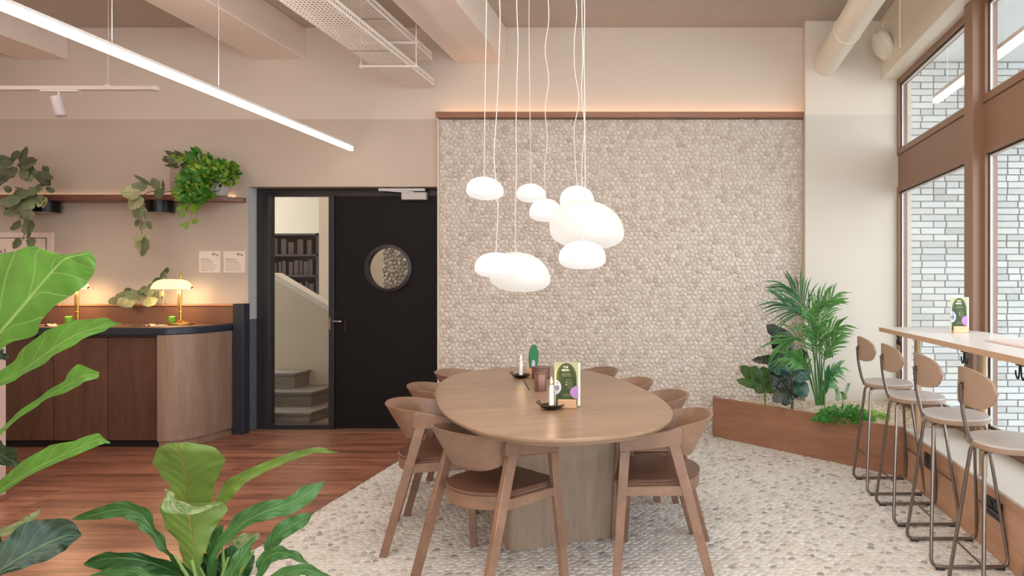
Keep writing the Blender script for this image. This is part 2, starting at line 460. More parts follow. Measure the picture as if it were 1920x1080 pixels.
# ------------------------------------------------------------------ glazed wall on the right
XG = 1.86
muls = [5.89, 4.265, 2.64, 1.01, -.62, -2.2]
m = MB()
for y in muls[1:]: m.box((1.767, y-.065, .33), (1.90, y+.065, 3.07), bev=.004)
m.box((1.83, -2.55, .30), (1.90, 5.89, .39)); 
struct(m.obj('trim_mullions', M_brown))
m = MB(); m.box((1.835, -2.55, 2.145), (1.90, 5.89, 2.42), bev=.003); struct(m.obj('trim_transom', M_brown))
ys = [5.89]+[v for y in muls[1:] for v in (y+.065, y-.065)]+[-2.55]
for wn_, k in enumerate(range(0, len(ys)-1, 2)):
    ya, yb = ys[k], ys[k+1]
    for (za, zb) in ((.39, 2.145), (2.42, 3.07)):
        w_ = bpy.data.objects.new('window_%d' % (wn_*2+1+(za > 1)), None); COL.objects.link(w_); struct(w_)
        fr = .045
        def ring(x0, x1, d, e, mat, nm):
            m = MB()
            m.box((x0, yb+d, za+d), (x1, yb+d+e, zb-d)); m.box((x0, ya-d-e, za+d), (x1, ya-d, zb-d))
            m.box((x0, yb+d+e, za+d), (x1, ya-d-e, za+d+e)); m.box((x0, yb+d+e, zb-d-e), (x1, ya-d-e, zb-d))
            m.obj(nm, mat, w_)
        ring(1.825, 1.90, 0, fr, M_brown, 'window_frame')
        ring(1.845, 1.870, fr, .008, M_gasket, 'gasket')
        ring(1.850, 1.862, fr+.008, .012, M_bead, 'glazing_bead')
        m = MB(); m.box((XG, yb+fr+.02, za+fr+.02), (XG+.006, ya-fr-.02, zb-fr-.02)); m.obj('pane', M_glass, w_)
# plinth, sill
M_plinth = wood('plinth_oak', (186, 142, 112), (210, 166, 136), 'y', scale=5, rough=.5, stretch=10)
m = MB()
pl = bpy.data.objects.new('trim_plinth', None); COL.objects.link(pl); struct(pl)
for a, b in ((4.61, 3.78), (3.776, 2.7), (2.696, 1.6), (1.596, .4), (.396, -2.55)):
    m = MB(); m.box((1.48, b, 0), (1.50, a, .32), bev=.002); m.obj('panel', M_plinth, pl)
M_sill = plain('pale_sill', (222, 212, 200), .45, var=.02)
m = MB(); m.box((1.475, -2.55, .32), (1.83, 4.61, .335), bev=.003); struct(m.obj('trim_sill', M_sill))
m = MB(); m.box((1.51, -2.55, 0), (1.95, 4.60, .319)); struct(m.obj('wall_window_base', M_white))
m = MB(); m.box((1.84, 4.60, 0), (1.95, 5.89, .319)); struct(m.obj('wall_window_base', M_white))

# ------------------------------------------------------------------ outside: white brick wall, soffit, paving
YB, ZG = 6.34, -.32
bw = bpy.data.objects.new('brick_wall', None); COL.objects.link(bw); struct(bw)
m = MB(); m.box((1.96, YB+.012, ZG), (6.0, YB+.3, 3.38)); m.obj('mortar_bed', M_mortar, bw, smooth=False)
rg = random.Random(5); br = []
nrow = int((3.38-ZG)/.0615)
for r_ in range(nrow):
    z = ZG+.006+r_*.0615; x = 1.965; first = .11 if r_ & 1 else .215; k = 0
    while x < 5.9:
        wd = first if k == 0 else (.107 if rg.random() < .34 else .215)
        br.append((x, min(x+wd, 5.98), z)); x += wd+.011; k += 1
def bvis(b):
    px = CX+(b[0]+b[1])/2/YB*FOC; py = CY-(b[2]-EYE)/YB*FOC
    return 1690 < px < 1925 and (y := py) > 110 and py < 860 and not 1808 < px < 1842
br.sort(key=lambda b: -(b[1]-b[0]) if bvis(b) else 1)
stuff = MB()
for k, b in enumerate(br):
    d = rg.uniform(-.003, .003)
    if k < 300:
        m = MB(); m.cur = rg.random(); m.box((b[0], YB+d, b[2]), (b[1], YB+.02, b[2]+.053), bev=.003)
        m.obj('brick', M_brick, bw, smooth=False, rebase=((b[0]+b[1])/2, YB, b[2]))
    else:
        stuff.cur = rg.random(); stuff.box((b[0], YB+d, b[2]), (b[1], YB+.02, b[2]+.0515))
tag(stuff.obj('bricks', M_brick, bw, smooth=False), kind='stuff')
m = MB(); m.box((1.96, 3.3, 3.38), (6.0, YB+.3, 3.5)); struct(m.obj('ceiling_outside', plain('soffit_white', (226, 228, 228), .8, var=.01), smooth=False))  # soffit carried out beyond view to darken the bricks
m = MB(); m.box((1.955, -4, ZG-.1), (9, YB+2, ZG)); struct(m.obj('ground_outside', plain('paving_grey', (150, 150, 148), .8, scale=4), smooth=False))
# linear lamp under the outside soffit
ol = thing('outside_linear_lamp', 'linear tube lamp seen through the upper panes, beyond the glazing', 'lamp')
m = MB(); m.box((2.03, 1.2, 2.795), (2.075, 5.6, 2.83)); m.obj('diffuser', emit('outside_led', (1, .93, .90), 4), ol)
m = MB(); m.box((2.03, 1.2, 2.83), (2.075, 5.6, 2.86)); m.obj('housing', M_bead, ol)
for y in (5.35, 3.6):
    m = MB(); m.tube([(2.052, y, 2.86), (2.052, y, 3.38)], .004, 6); m.obj('suspension_wire', M_bead, ol)
# ------------------------------------------------------------------ door set and the stair hall behind it
dr = bpy.data.objects.new('door_1', None); COL.objects.link(dr); struct(dr)
XD0, XD1 = -3.86, -2.16; YF = YD
def px2x(px, Y): return (px-CX)*Y/FOC
xa, xb, xc = px2x(508, YF), px2x(619, YF), px2x(629, YF)
m = MB()
m.box((XD0, YF-.01, 0), (xa-.045, YF+.07, 2.172), bev=.002); m.box((xa-.045, YF-.03, 0), (xa, YF+.06, 2.12), bev=.002)
m.box((xa-.045, YF-.01, 2.105), (XD1, YF+.07, 2.172), bev=.002); m.box((xb, YF-.03, 0), (xc, YF+.06, 2.12), bev=.002)
m.box((xa, YF-.03, 0), (xb, YF+.06, .045)); m.box((XD1-.03, YF-.005, 0), (XD1, YF+.06, 2.12))
m.obj('door_frame', M_frame, dr)
m = MB(); m.box((xa, YF+.01, .045), (xb, YF+.018, 2.105)); m.obj('pane', M_glassin, dr)
# leaf with a round hole
pcx, pcz, pr = px2x(730, YF), EYE-(503-CY)*YF/FOC, .190
L0, L1, B0, B1 = xc+.004, XD1-.03, .012, 2.10
lf = MB()
n = 40; ring_ = [(pcx+pr*math.cos(2*PI*k/n), pcz+pr*math.sin(2*PI*k/n)) for k in range(n)]
def rect_pt(a):
    dx, dz = math.cos(a), math.sin(a); t = 1e9
    for lim, d, c0 in ((L0, dx, pcx), (L1, dx, pcx), (B0, dz, pcz), (B1, dz, pcz)):
        if abs(d) > 1e-9 and (lim-c0)/d > 0: t = min(t, (lim-c0)/d)
    return (pcx+dx*t, pcz+dz*t)
angs = sorted([2*PI*k/n for k in range(n)]+[math.atan2(z-pcz, x-pcx) % (2*PI) for x in (L0, L1) for z in (B0, B1)])
inn = [(pcx+pr*math.cos(a), pcz+pr*math.sin(a)) for a in angs]; outp = [rect_pt(a) for a in angs]; N = len(angs)
vs = [(x, YF-.012, z) for x, z in inn]+[(x, YF-.012, z) for x, z in outp]+[(x, YF+.04, z) for x, z in inn]+[(x, YF+.04, z) for x, z in outp]
fs = []
for k in range(N):
    j = (k+1) % N
    fs += [(k, j, N+j, N+k), (2*N+k, 3*N+k, 3*N+j, 2*N+j), (k, 2*N+k, 2*N+j, j), (N+k, N+j, 3*N+j, 3*N+k)]
lf.add(vs, fs); leaf_o = lf.obj('door_leaf', M_black, dr)
RX = Matrix.Rotation(PI/2, 4, 'X')
m = MB(); m.lathe([(pr-.006, -.02), (pr+.022, -.02), (pr+.026, .0), (pr+.022, .02), (pr-.006, .026), (pr-.006, -.02)], 48, T(pcx, YF-.012, pcz) @ RX, caps=False)
o = m.obj('porthole_ring', M_frame, dr)
m = MB(); m.lathe([(0, 0), (pr-.004, 0), (pr-.004, .006), (0, .006)], 40, T(pcx, YF+.012, pcz) @ RX); m.obj('porthole_glass', M_glassin, dr)
M_chrome = plain('satin_chrome', (190, 188, 186), .25, 1.0)
M_blackmetal = plain('black_metal', (24, 24, 26), .3, .4)
m = MB(); hx, hz = px2x(646, YF), EYE-(605-CY)*YF/FOC
m.box((hx-.02, YF-.022, hz-.10), (hx+.02, YF-.012, hz+.04), bev=.004)
o = m.obj('handle_plate', M_blackmetal, dr)
m = MB(); m.tube(fillet([(hx+.002, YF-.02, hz+.015), (hx+.002, YF-.075, hz+.015), (hx-.065, YF-.075, hz+.015)], .015), .009, 10)
o = m.obj('door_handle', M_chrome, dr); o['label'] = 'black and chrome lever'
m = MB(); m.box((xb+.002, YF-.034, hz-.06), (xb+.022, YF-.03, hz+.05)); m.obj('strike_plate', M_chrome, dr)
m = MB()
cx0, cx1 = px2x(757, YF), px2x(804, YF); m.box((cx0, YF-.06, 2.10-.035), (cx1, YF-.012, 2.10+.035), bev=.006)
o = m.obj('closer_body', plain('closer_silver', (196, 192, 190), .4, .3), dr); o['label'] = 'silver door closer body'
m = MB(); m.box((px2x(716, YF), YF-.075, 2.142), (px2x(802, YF), YF-.05, 2.166), bev=.003); m.tube([(px2x(780, YF), YF-.06, 2.13), (px2x(722, YF), YF-.066, 2.15)], .008, 8)
m.obj('closer_rail', M_bead, dr)
# dark skirting band on the reveal
m = MB(); m.box((XJ-.05, YW-.004, 0), (XJ+.004, YW+.002, 1.0)); m.box((XJ-.002, YW, 0), (XJ+.004, YD, 1.0))
struct(m.obj('trim_reveal', M_grey))
m = MB(); m.box((XJ-.002, YW, 1.0), (XJ+.003, YD, 2.17)); struct(m.obj('trim_reveal', plain('reveal_light_grey', (190, 192, 190), .7, var=.02)))
m = MB(); m.box((XJ+.004, YW-.01, 0), (XS-.02, YD-.0, .006)); struct(m.obj('trim_threshold', M_brown))
# hall
M_hall = plain('hall_paint', (210, 192, 170), .8, var=.03, scale=3)
m = MB(); m.box((-6.2, 9.3, 0), (-.9, 9.4, 3.3)); m.box((-.95, YW+.16, 0), (-.9, 9.4, 3.3)); struct(m.obj('wall_hall', M_hall, smooth=False))
m = MB(); m.box((-6.2, YW+.16, 3.2), (-.9, 9.4, 3.3)); struct(m.obj('ceiling_hall', M_white, smooth=False))
m = MB(); m.box((-6.2, YW+.16, -.1), (-.9, 9.4, 0)); struct(m.obj('floor_hall', wood('hall_floor', (128, 112, 98), (156, 138, 122), 'x'), smooth=False))
hw = px2x(527, 6.9); m = MB(); m.box((-6.2, 6.4, 0), (-4.16, 6.42, 3.2)); struct(m.obj('wall_hall_left', plain('hall_grey', (176, 172, 164), .8), smooth=False))
m = MB(); Yq = 8.0; xq0, xq1 = px2x(527, Yq), px2x(598, Yq)
m.box((xq1, 8.0, 0), (xq1+.32, 8.2, 3.2)); struct(m.obj('wall_hall_pier', M_hall, smooth=False))
# stair balustrade wall with sloping capping
Yb = 7.3; A = P(515, 522, Yb); B = P(650, 602, Yb)
st = thing('stair_balustrade', 'solid plastered stair wall with pale sloping handrail seen through the door side pane', 'stair wall')
m = MB(); m.add([(A.x, Yb, 0), (B.x, Yb, 0), (B.x, Yb, B.z), (A.x, Yb, A.z), (A.x, Yb+.1, 0), (B.x, Yb+.1, 0), (B.x, Yb+.1, B.z), (A.x, Yb+.1, A.z)],
    [(0, 1, 2, 3), (7, 6, 5, 4), (0, 4, 5, 1), (3, 2, 6, 7), (1, 5, 6, 2), (0, 3, 7, 4)]); m.obj('stair_wall', M_hall, st, smooth=False)
m = MB(); u = (B-A); m.add([(A.x, Yb-.03, A.z), (B.x, Yb-.03, B.z), (B.x, Yb-.03, B.z+.06), (A.x, Yb-.03, A.z+.06), (A.x, Yb+.13, A.z), (B.x, Yb+.13, B.z), (B.x, Yb+.13, B.z+.06), (A.x, Yb+.13, A.z+.06)],
    [(0, 1, 2, 3), (7, 6, 5, 4), (0, 4, 5, 1), (3, 2, 6, 7), (1, 5, 6, 2), (0, 3, 7, 4)]); m.obj('handrail', M_white, st, smooth=False)
sp = thing('hall_stairs', 'lowest grey wooden stair steps behind the glass side pane', 'stairs')
M_step = wood('step_grey', (120, 112, 102), (160, 150, 138), 'x', scale=5)
for k, (x1, y0, z) in enumerate(((-3.55, 6.45, .10), (-3.72, 6.78, .24), (-4.02, 7.02, .40))):
    m = MB(); m.box((-5.2, y0, max(0, z-.18)), (x1, Yb, z-.03)); m.obj('riser', M_step, sp)
    m = MB(); m.box((-5.2, y0-.02, z-.03), (x1+.02, Yb-.001, z), bev=.004); m.obj('tread', M_step, sp)
# dark shelving recess in the hall
dk = thing('hall_shelf_case', 'dark brown shelf case on the stair hall wall behind the glass pane', 'shelf')
M_dark = plain('dark_shelf_wood', (44, 32, 27), .6); z0, z1 = 1.0, 2.15
Yk = 8.4; x0, x1 = px2x(500, Yk), px2x(597, Yk); z0, z1 = 1.3-(600-535)*Yk/FOC, 1.3+(535-437)*Yk/FOC
m = MB(); m.box((x0, Yk+.25, z0), (x1, Yk+.28, z1)); m.box((x0, Yk, z0), (x0+.03, Yk+.25, z1)); m.box((x1-.03, Yk, z0), (x1, Yk+.25, z1)); m.obj('carcass', M_dark, dk)
for k in range(5):
    z = z0+.02+k*(z1-z0-.05)/4; m = MB(); m.box((x0, Yk, z), (x1, Yk+.25, z+.025)); m.obj('shelf', M_dark, dk)
for k in range(4):
    zz = z0+.045+k*(z1-z0-.05)/4
    m = MB(); xx = x0+.05
    while xx < x1-.1:
        w_ = rg.uniform(.03, .07); m.box((xx, Yk+.04, zz), (xx+w_, Yk+.2, zz+rg.uniform(.13, .2))); xx += w_+rg.uniform(.002, .05)
    tag(m.obj('shelf_contents', plain('shelf_contents_%d' % k, (52+4*k, 36+3*k, 30), .6), dk), kind='stuff')
# pebble clad wall in the hall behind the porthole
hp = thing('hall_stone_panel', 'pebble-clad wall visible through the round porthole of the black door', 'wall panel')
Yh = 7.7; xh = px2x(719, Yh); m = MB(); m.box((xh, Yh, 0), (xh+1.3, Yh+.1, 3.2)); m.obj('backing', M_wgrout, hp, smooth=False)
m = MB()
for c in cells(xh, xh+1.3, .9, 2.2, .05, rg, gap=.002):
    m.cur = rg.random(); stone(m, c, 0, rg.uniform(.01, .03), lambda x, y, z: (x, Yh-z, y), (rg.uniform(-.4, .4), rg.uniform(-.4, .4)), .66)
tag(m.obj('pebbles', M_wpeb, hp, ang=50), kind='stuff')
m = MB(); m.box((xh-.5, Yh+.06, 0), (xh, Yh+.12, 3.2)); struct(m.obj('wall_hall_return', M_hall, smooth=False))

# ------------------------------------------------------------------ service counter on the left
M_walnut = wood('walnut_panel', (88, 58, 45), (112, 78, 62), 'z', scale=4, rough=.4, rv=.08, stretch=9)
M_oakc = wood('curved_panel_oak', (140, 112, 94), (164, 137, 117), 'z', scale=4, rough=.38, rv=0, stretch=9)
M_granite = plain('dark_granite', (44, 49, 60), .35, var=.5, scale=260)
M_splash = plain('speckled_brown_stone', (112, 80, 66), .45, var=.25, scale=180)
def arc(x0, y0, rx, ry, n=18):        # from the front line round to the wall
    return [(x0+rx*math.sin(t*PI/2/n)**.86, y0+ry-ry*math.cos(t*PI/2/n)**.86) for t in range(n)]+[(x0+rx, y0+ry)]
XE = -3.945; XC0 = -4.19
wt = thing('counter_worktop', 'long dark-edged worktop with rounded right end under two brass desk lamps', 'worktop')
poly = [(-6.6, 5.40)]+arc(XC0-.02, 5.40, XE-XC0, .36)+[(XE-.0005, YW-.002), (-6.6, YW-.002)]
m = MB(); m.prism(poly, .905, .962, bev=.006); m.obj('edge_band', M_granite, wt)
ip = [(-6.6, 5.43)]+arc(XC0-.02, 5.43, XE-XC0-.03, .34)+[(XE-.05, YW-.002), (-6.6, YW-.002)]
m = MB(); m.prism(ip, .955, .966); m.obj('top_surface', M_splash, wt)
cb = thing('counter_cabinet', 'dark walnut counter cabinet with recessed flat panels and curved right corner', 'cabinet')
m = MB(); m.box((-6.55, 5.50, .06), (XC0, YW-.01, .905)); m.obj('cabinet_body', M_walnut, cb)
xs = [-6.55, -5.87, -5.44]+[px2x(102, 5.47), px2x(203, 5.47), XC0]
xs = sorted(xs)
for a, b in zip(xs, xs[1:]):
    m = MB(); m.box((a+.003, 5.46, .06), (b-.003, 5.499, .88), bev=.002); m.obj('panel', M_walnut, cb, rebase=((a+b)/2, 5.46, 0))
oc = arc(XC0, 5.415, XE-XC0-.012, .34); inn_ = arc(XC0, 5.44, XE-XC0-.037, .32)
m = MB(); m.prism(oc+[(XE-.012, YW-.01), (XC0, YW-.01)], .06, .905); m.obj('curved_panel', M_oakc, cb, ang=30)
m = MB(); m.box((-6.55, 5.50, 0), (XC0, 5.52, .06)); m.obj('toe_kick', plain('black_kick', (20, 16, 15), .6), cb)
m = MB(); m.prism([(x, y+.012) for x, y in arc(XC0, 5.42, XE-XC0-.03, .33)]+[(XE-.03, YW-.01), (XC0, YW-.01)], 0, .06); m.obj('curved_kick', M_oakc, cb)
es = thing('counter_end_slab', 'upright dark stone slab closing the right end of the counter', 'slab')
m = MB(); m.box((XE, 5.95, 0), (-3.852, YW-.002, 1.14), bev=.003); m.obj('slab', M_granite, es)
sb = thing('counter_backsplash', 'low brown speckled upstand with pale ledge behind the desk lamps', 'upstand')
m = MB(); m.box((-6.6, YW-.06, .967), (XE-.001, YW-.002, 1.12)); m.obj('upstand', M_splash, sb)
m = MB(); m.box((-6.6, YW-.075, 1.12), (XE-.001, YW-.002, 1.136), bev=.002); m.obj('ledge', plain('ledge_copper', (196, 140, 108), .45), sb)

# wall shelf
shp = [(-6.6, 5.81), (-4.19, 5.81)]+[(-4.19+.30*t/8, 5.81+.20*(t/8)**1.5) for t in range(1, 9)]+[(-3.885, YW-.001), (-6.6, YW-.001)]
ws = thing('wall_shelf', 'long thin brown wall shelf with tapered right end carrying potted plants', 'shelf')
m = MB(); m.prism(shp, 2.031, 2.073, bev=.002); m.obj('shelf_board', wood('shelf_wood', (106, 66, 52), (134, 88, 72), 'x', rough=.45), ws)
m = MB(); m.box((-6.6, YW-.02, 2.075), (-3.98, YW-.004, 2.082)); m.obj('light_strip', emit('shelf_led', (1, .66, .40), 5), ws)
point_y = YW-.05
M_potg = plain('grey_pot', (168, 150, 144), .6); M_potw = plain('pale_grey_pot', (188, 184, 180), .5)
def cyl_light(px, lab):
    x = px2x(px, 5.90); t = thing('shelf_downlight', lab, 'light', (x, 5.92, 1.93))
    m = MB(); m.lathe([(.098, 0), (.102, .003), (.102, .101), (.095, .101)], 32); m.obj('housing', M_blackmetal, t)
    m = MB(); m.lathe([(0, .0), (.09, 0), (.09, .004), (0, .004)], 24, T(0, 0, -.004)); m.obj('diffuser', plain('off_lens', (150, 140, 130), .4), t)
cyl_light(297, 'black cylinder fixed under the wall shelf beside the hanging silvery vine')
cyl_light(36, 'black cylinder under the shelf, left one behind the hanging plant')
cyl_light(81, 'black cylinder under the shelf, right one behind the hanging plant')

# ------------------------------------------------------------------ notices and poster on the wall
M_paper = plain('notice_paper', (242, 228, 214), .8, var=.02); M_ink = plain('dark_ink', (58, 50, 46), .8); M_ink2 = plain('soft_ink', (150, 128, 112), .8)
def notice(px0, px1, lab, seed):
    x0, x1 = px2x(px0, YW), px2x(px1, YW); z1, z0 = EYE+(535-471)/212, EYE+(535-511)/212
    t = thing('wall_notice', lab, 'notice', (0, 0, 0), 0, 'notices beside the doorway')
    m = MB(); m.box((x0, YW-.006, z0), (x1, YW-.001, z1)); m.obj('paper', M_paper, t)
    w = x1-x0; r = random.Random(seed); m = MB()
    for k in range(3):
        L = (.42, .50, .58)[k]*w*(1 if seed == 1 else 1.1); z = z1-.067-k*.0165; x = x0+.018
        while x < x0+.018+L:
            q = min(r.uniform(.008, .022), x0+.018+L-x); m.box((x, YW-.0072, z-.0045), (x+q, YW-.006, z)); x += q+.004
    m.obj('heading', plain('ink_mid_%d' % seed, (128, 106, 92), .8), t)
    m = MB()
    for k in range(5):
        z = z1-.120-k*.0125; x = x0+.018; L = w*r.uniform(.6, .78)
        while x < x0+.018+L:
            q = min(r.uniform(.006, .018), x0+.018+L-x); m.box((x, YW-.0072, z-.003), (x+q, YW-.006, z)); x += q+.004
    m.obj('small_print', M_ink2, t)
    m = MB(); ex = x0+w*.72
    m.tube([(ex+.016*math.cos(a)*1.0, YW-.007, z1-.026+.008*math.sin(a)) for a in np.linspace(0, 2*PI, 16)[:-1]], .0018, 4, closed=True)
    m.lathe([(0, 0), (.0055, 0), (.0055, .002), (0, .002)], 10, T(ex-.012, YW-.006, z1-.026) @ RX)
    m.tube([(ex+.028+.006*math.cos(a), YW-.007, z1-.036+.008*math.sin(a)) for a in np.linspace(0, 2*PI, 12)[:-1]], .0018, 4, closed=True)
    m.obj('emblem', M_ink, t)
notice(374, 413.5, 'square paper notice on the wall, left one beside the doorway', 1)
notice(420, 460, 'square paper notice on the wall, right one nearest the doorway', 2)
pt = thing('wall_poster', 'cream poster with thin dark border behind the big fig leaf', 'poster')
x1, z1 = px2x(101, YW), EYE+(535-436)/212
m = MB(); m.box((x1-.95, YW-.012, z1-.62), (x1, YW-.001, z1)); m.obj('sheet', plain('poster_sheet', (240, 222, 206), .8, var=.05), pt)
m = MB(); a, b, c, d = x1-.90, x1-.053, z1-.57, z1-.047
for q in (((a, c), (b, c+.006)), ((a, d-.006), (b, d)), ((a, c), (a+.006, d)), ((b-.006, c), (b, d))): m.box((q[0][0], YW-.0135, q[0][1]), (q[1][0], YW-.012, q[1][1]))
m.obj('border', M_ink, pt)
text('lettering', 'k l', (px2x(.5, YW), YW-.0125, EYE+(535-475.5)/212), .062, M_ink, pt)

# ------------------------------------------------------------------ brass desk lamps
M_brass = plain('polished_brass', (214, 168, 92), .22, 1.0)
def shade_mat():
    b = NB('lit_cream_glass'); b.col(lin((255, 232, 170))); b.set(Roughness=.3, Emission_Strength=1.0)
    v = b.coord((1, 1, 1)); f = b.n('ShaderNodeSeparateXYZ'); b.l(v, f.inputs[0])
    b.b.inputs['Emission Color'].default_value = (1, .78, .42, 1)
    b.b.inputs['Transmission Weight'].default_value = .0; return b.m
M_shade = shade_mat(); M_greenglass = plain('green_glass', (120, 200, 60), .15)
def desk_lamp(px, lab):
    x = px2x(px, 5.79); t = thing('desk_lamp', lab, 'lamp', (x, 5.79, .966), 0, 'brass desk lamps on the counter')
    m = MB(); m.lathe([(.0, 0), (.088, 0), (.095, .006), (.094, .012), (.07, .022), (.03, .030), (.018, .036), (.012, .04)], 32); m.obj('base', M_brass, t)
    m = MB()
    m.lathe([(.008, .03), (.008, .10), (.014, .104), (.014, .112), (.008, .116), (.008, .30), (.015, .304), (.015, .312), (.007, .316), (.007, .41), (.011, .415), (.009, .43), (.0, .437)], 16); m.obj('pole', M_brass, t)
    m = MB(); m.tube([(-.022, 0, .035), (-.022, 0, .33)], .0055, 8); m.box((-.026, -.005, .105), (.004, .005, .111)); m.box((-.026, -.005, .27), (.004, .005, .276)); m.obj('side_rod', M_brass, t)
    m = MB(); m.lathe([(0, 0), (.020, 0), (.026, .016), (.026, .046), (.018, .052), (0, .052)], 16, T(-.052, -.03, .022)); o = m.obj('glass_knob', M_greenglass, t); o['label'] = 'green glass ornament'
    # shade: half cylinder trough with rounded ends
    m = MB(); vs = []; fs = []; nx, na = 14, 12; hw_ = .158
    for sh, off in ((1, 0), (-1, .004)):
        for i in range(nx+1):
            u = -1+2*i/nx; r = .062*(1-.55*abs(u)**5)-off
            for j in range(na+1):
                g = PI*(j/na); vs.append((-.045+u*hw_*(1-off), -.04+r*math.cos(g)*1.1, .302+r*math.sin(g)*1.35))
    q = (nx+1)*(na+1)
    for L in (0, 1):
        for i in range(nx):
            for j in range(na):
                a = L*q+i*(na+1)+j; fs.append((a, a+1, a+na+2, a+na+1) if L else (a, a+na+1, a+na+2, a+1))
        
    for i in range(nx):
        for j in (0, na):
            a = i*(na+1)+j; fs.append((a, a+na+1, q+a+na+1, q+a))
    for j in range(na):
        for i in (0, nx):
            a = i*(na+1)+j; fs.append((a, a+1, q+a+1, q+a))
    m.add(vs, fs); m.obj('lamp_shade', M_shade, t)
    m = MB(); m.tube([(-.045+hw_, -.04, .315), (-.045+hw_+.012, -.04, .315)], .012, 10); m.tube([(-.045-hw_-.004, -.04, .315), (-.045-hw_+.004, -.04, .315)], .010, 10); m.tube([(0, 0, .38), (-.03, -.03, .388)], .006, 8)
    m.obj('shade_bracket', M_brass, t)
    m = MB(); m.tube([(-.115, -.04, .32), (-.115, -.045, .17)], .0016, 5); m.lathe([(0, 0), (.004, .003), (.003, .012), (0, .014)], 8, T(-.115, -.045, .158)); m.obj('pull_chain', M_brass, t)
    point('lamp_bulb', (x-.045, 5.74, .966+.29), 6.5, (1, .72, .42), .03)
desk_lamp(339, 'brass desk lamp with lit cream glass shade, fully visible on the right')
desk_lamp(146, 'brass desk lamp with lit shade mostly hidden behind the fig leaf')
# loose bits on the worktop
M_scrap = [plain('scrap_%d' % k, c, .7) for k, c in enumerate(((206, 170, 150), (60, 44, 40), (226, 214, 190), (176, 120, 100)))]
for k, (px, w_, mi, lab) in enumerate(((262, .10, 1, 'dark folded leaflet lying left of the crumpled paper'), (284, .07, 0, 'crumpled pinkish paper on the worktop left of the lamp'), (306, .06, 2, 'small cream card just left of the lamp base'), (80, .09, 3, 'reddish card on the worktop near the left fig leaf'), (97, .08, 0, 'pinkish paper on the worktop under the big leaf'))):
    x = px2x(px, 5.62); m = MB()
    if mi == 0:
        r = random.Random(k); vs = [(x+w_*(i/4-.5), 5.60+.06*(j/3-.5), .9665+.022*r.random()*(0 < i < 4)) for i in range(5) for j in range(4)]
        m.add(vs, [(i*4+j, i*4+4+j, i*4+5+j, i*4+1+j) for i in range(4) for j in range(3)])
    else: m.box((-w_/2, -.03, 0), (w_/2, .03, .004+.002*k), T(x, 5.60, .9665) @ Rz(rnd.uniform(-.5, .5)))
    tag(m.obj('paper_scrap', M_scrap[mi]), lab, 'paper')

# ------------------------------------------------------------------ ceiling fittings
ll = thing('linear_pendant_lamp', 'long glowing white linear lamp hanging on thin wires at upper left', 'lamp')
lx, lz = -2.885, 2.482
m = MB(); m.box((lx-.017, .9, lz-.02), (lx+.017, 5.90, lz+.016), bev=.004); m.obj('diffuser', M_led, ll)
m = MB(); m.box((lx-.016, .9, lz+.016), (lx+.016, 5.90, lz+.032)); m.obj('housing', M_bead, ll)
for y in (FOC*lx/(410-CX), FOC*lx/(210-CX), 1.6):
    m = MB(); m.tube([(lx, y, lz+.03), (lx, y, ZC)], .0013, 6); m.obj('suspension_wire', M_bead, ll)
tr = thing('track_rail', 'white ceiling track rail hanging across the upper left wall', 'track rail')
yt = 5.3; zt = EYE+(535-165.5)*yt/FOC; xt = px2x(291, yt)
m = MB(); m.box((-6.7, yt-.018, zt-.016), (xt, yt+.018, zt+.016), bev=.003); m.obj('rail', M_white, tr)
m = MB(); m.box((xt-.002, yt-.02, zt-.018), (xt+.022, yt+.02, zt+.018), bev=.002); m.obj('end_cap', M_bead, tr)
m = MB(); xw = px2x(203, yt); m.box((xw-.02, yt-.012, zt+.016), (xw+.02, yt+.012, zt+.026)); m.tube([(xw, yt, zt+.02), (xw, yt, ZC)], .002, 6); m.obj('suspension_wire', M_bead, tr)
sl = thing('track_spotlight', 'white cylinder spotlight tilted on the track rail', 'spotlight')
m = MB(); m.box((px2x(78, yt), yt-.016, zt-.028), (px2x(148, yt), yt+.016, zt-.016)); m.obj('adapter', M_bead, sl)
m = MB(); xs_ = px2x(110, yt); m.tube([(xs_, yt, zt-.028), (xs_, yt, zt-.07)], .007, 8); m.obj('stem', M_bead, sl)
a, b = P(105, 182, yt), P(115, 218, yt); m = MB(); m.tube([a, a.lerp(b, .03), a.lerp(b, .97), b], [.036, .038, .038, .036], 24); m.obj('head', plain('spot_white', (214, 206, 208), .4), sl)
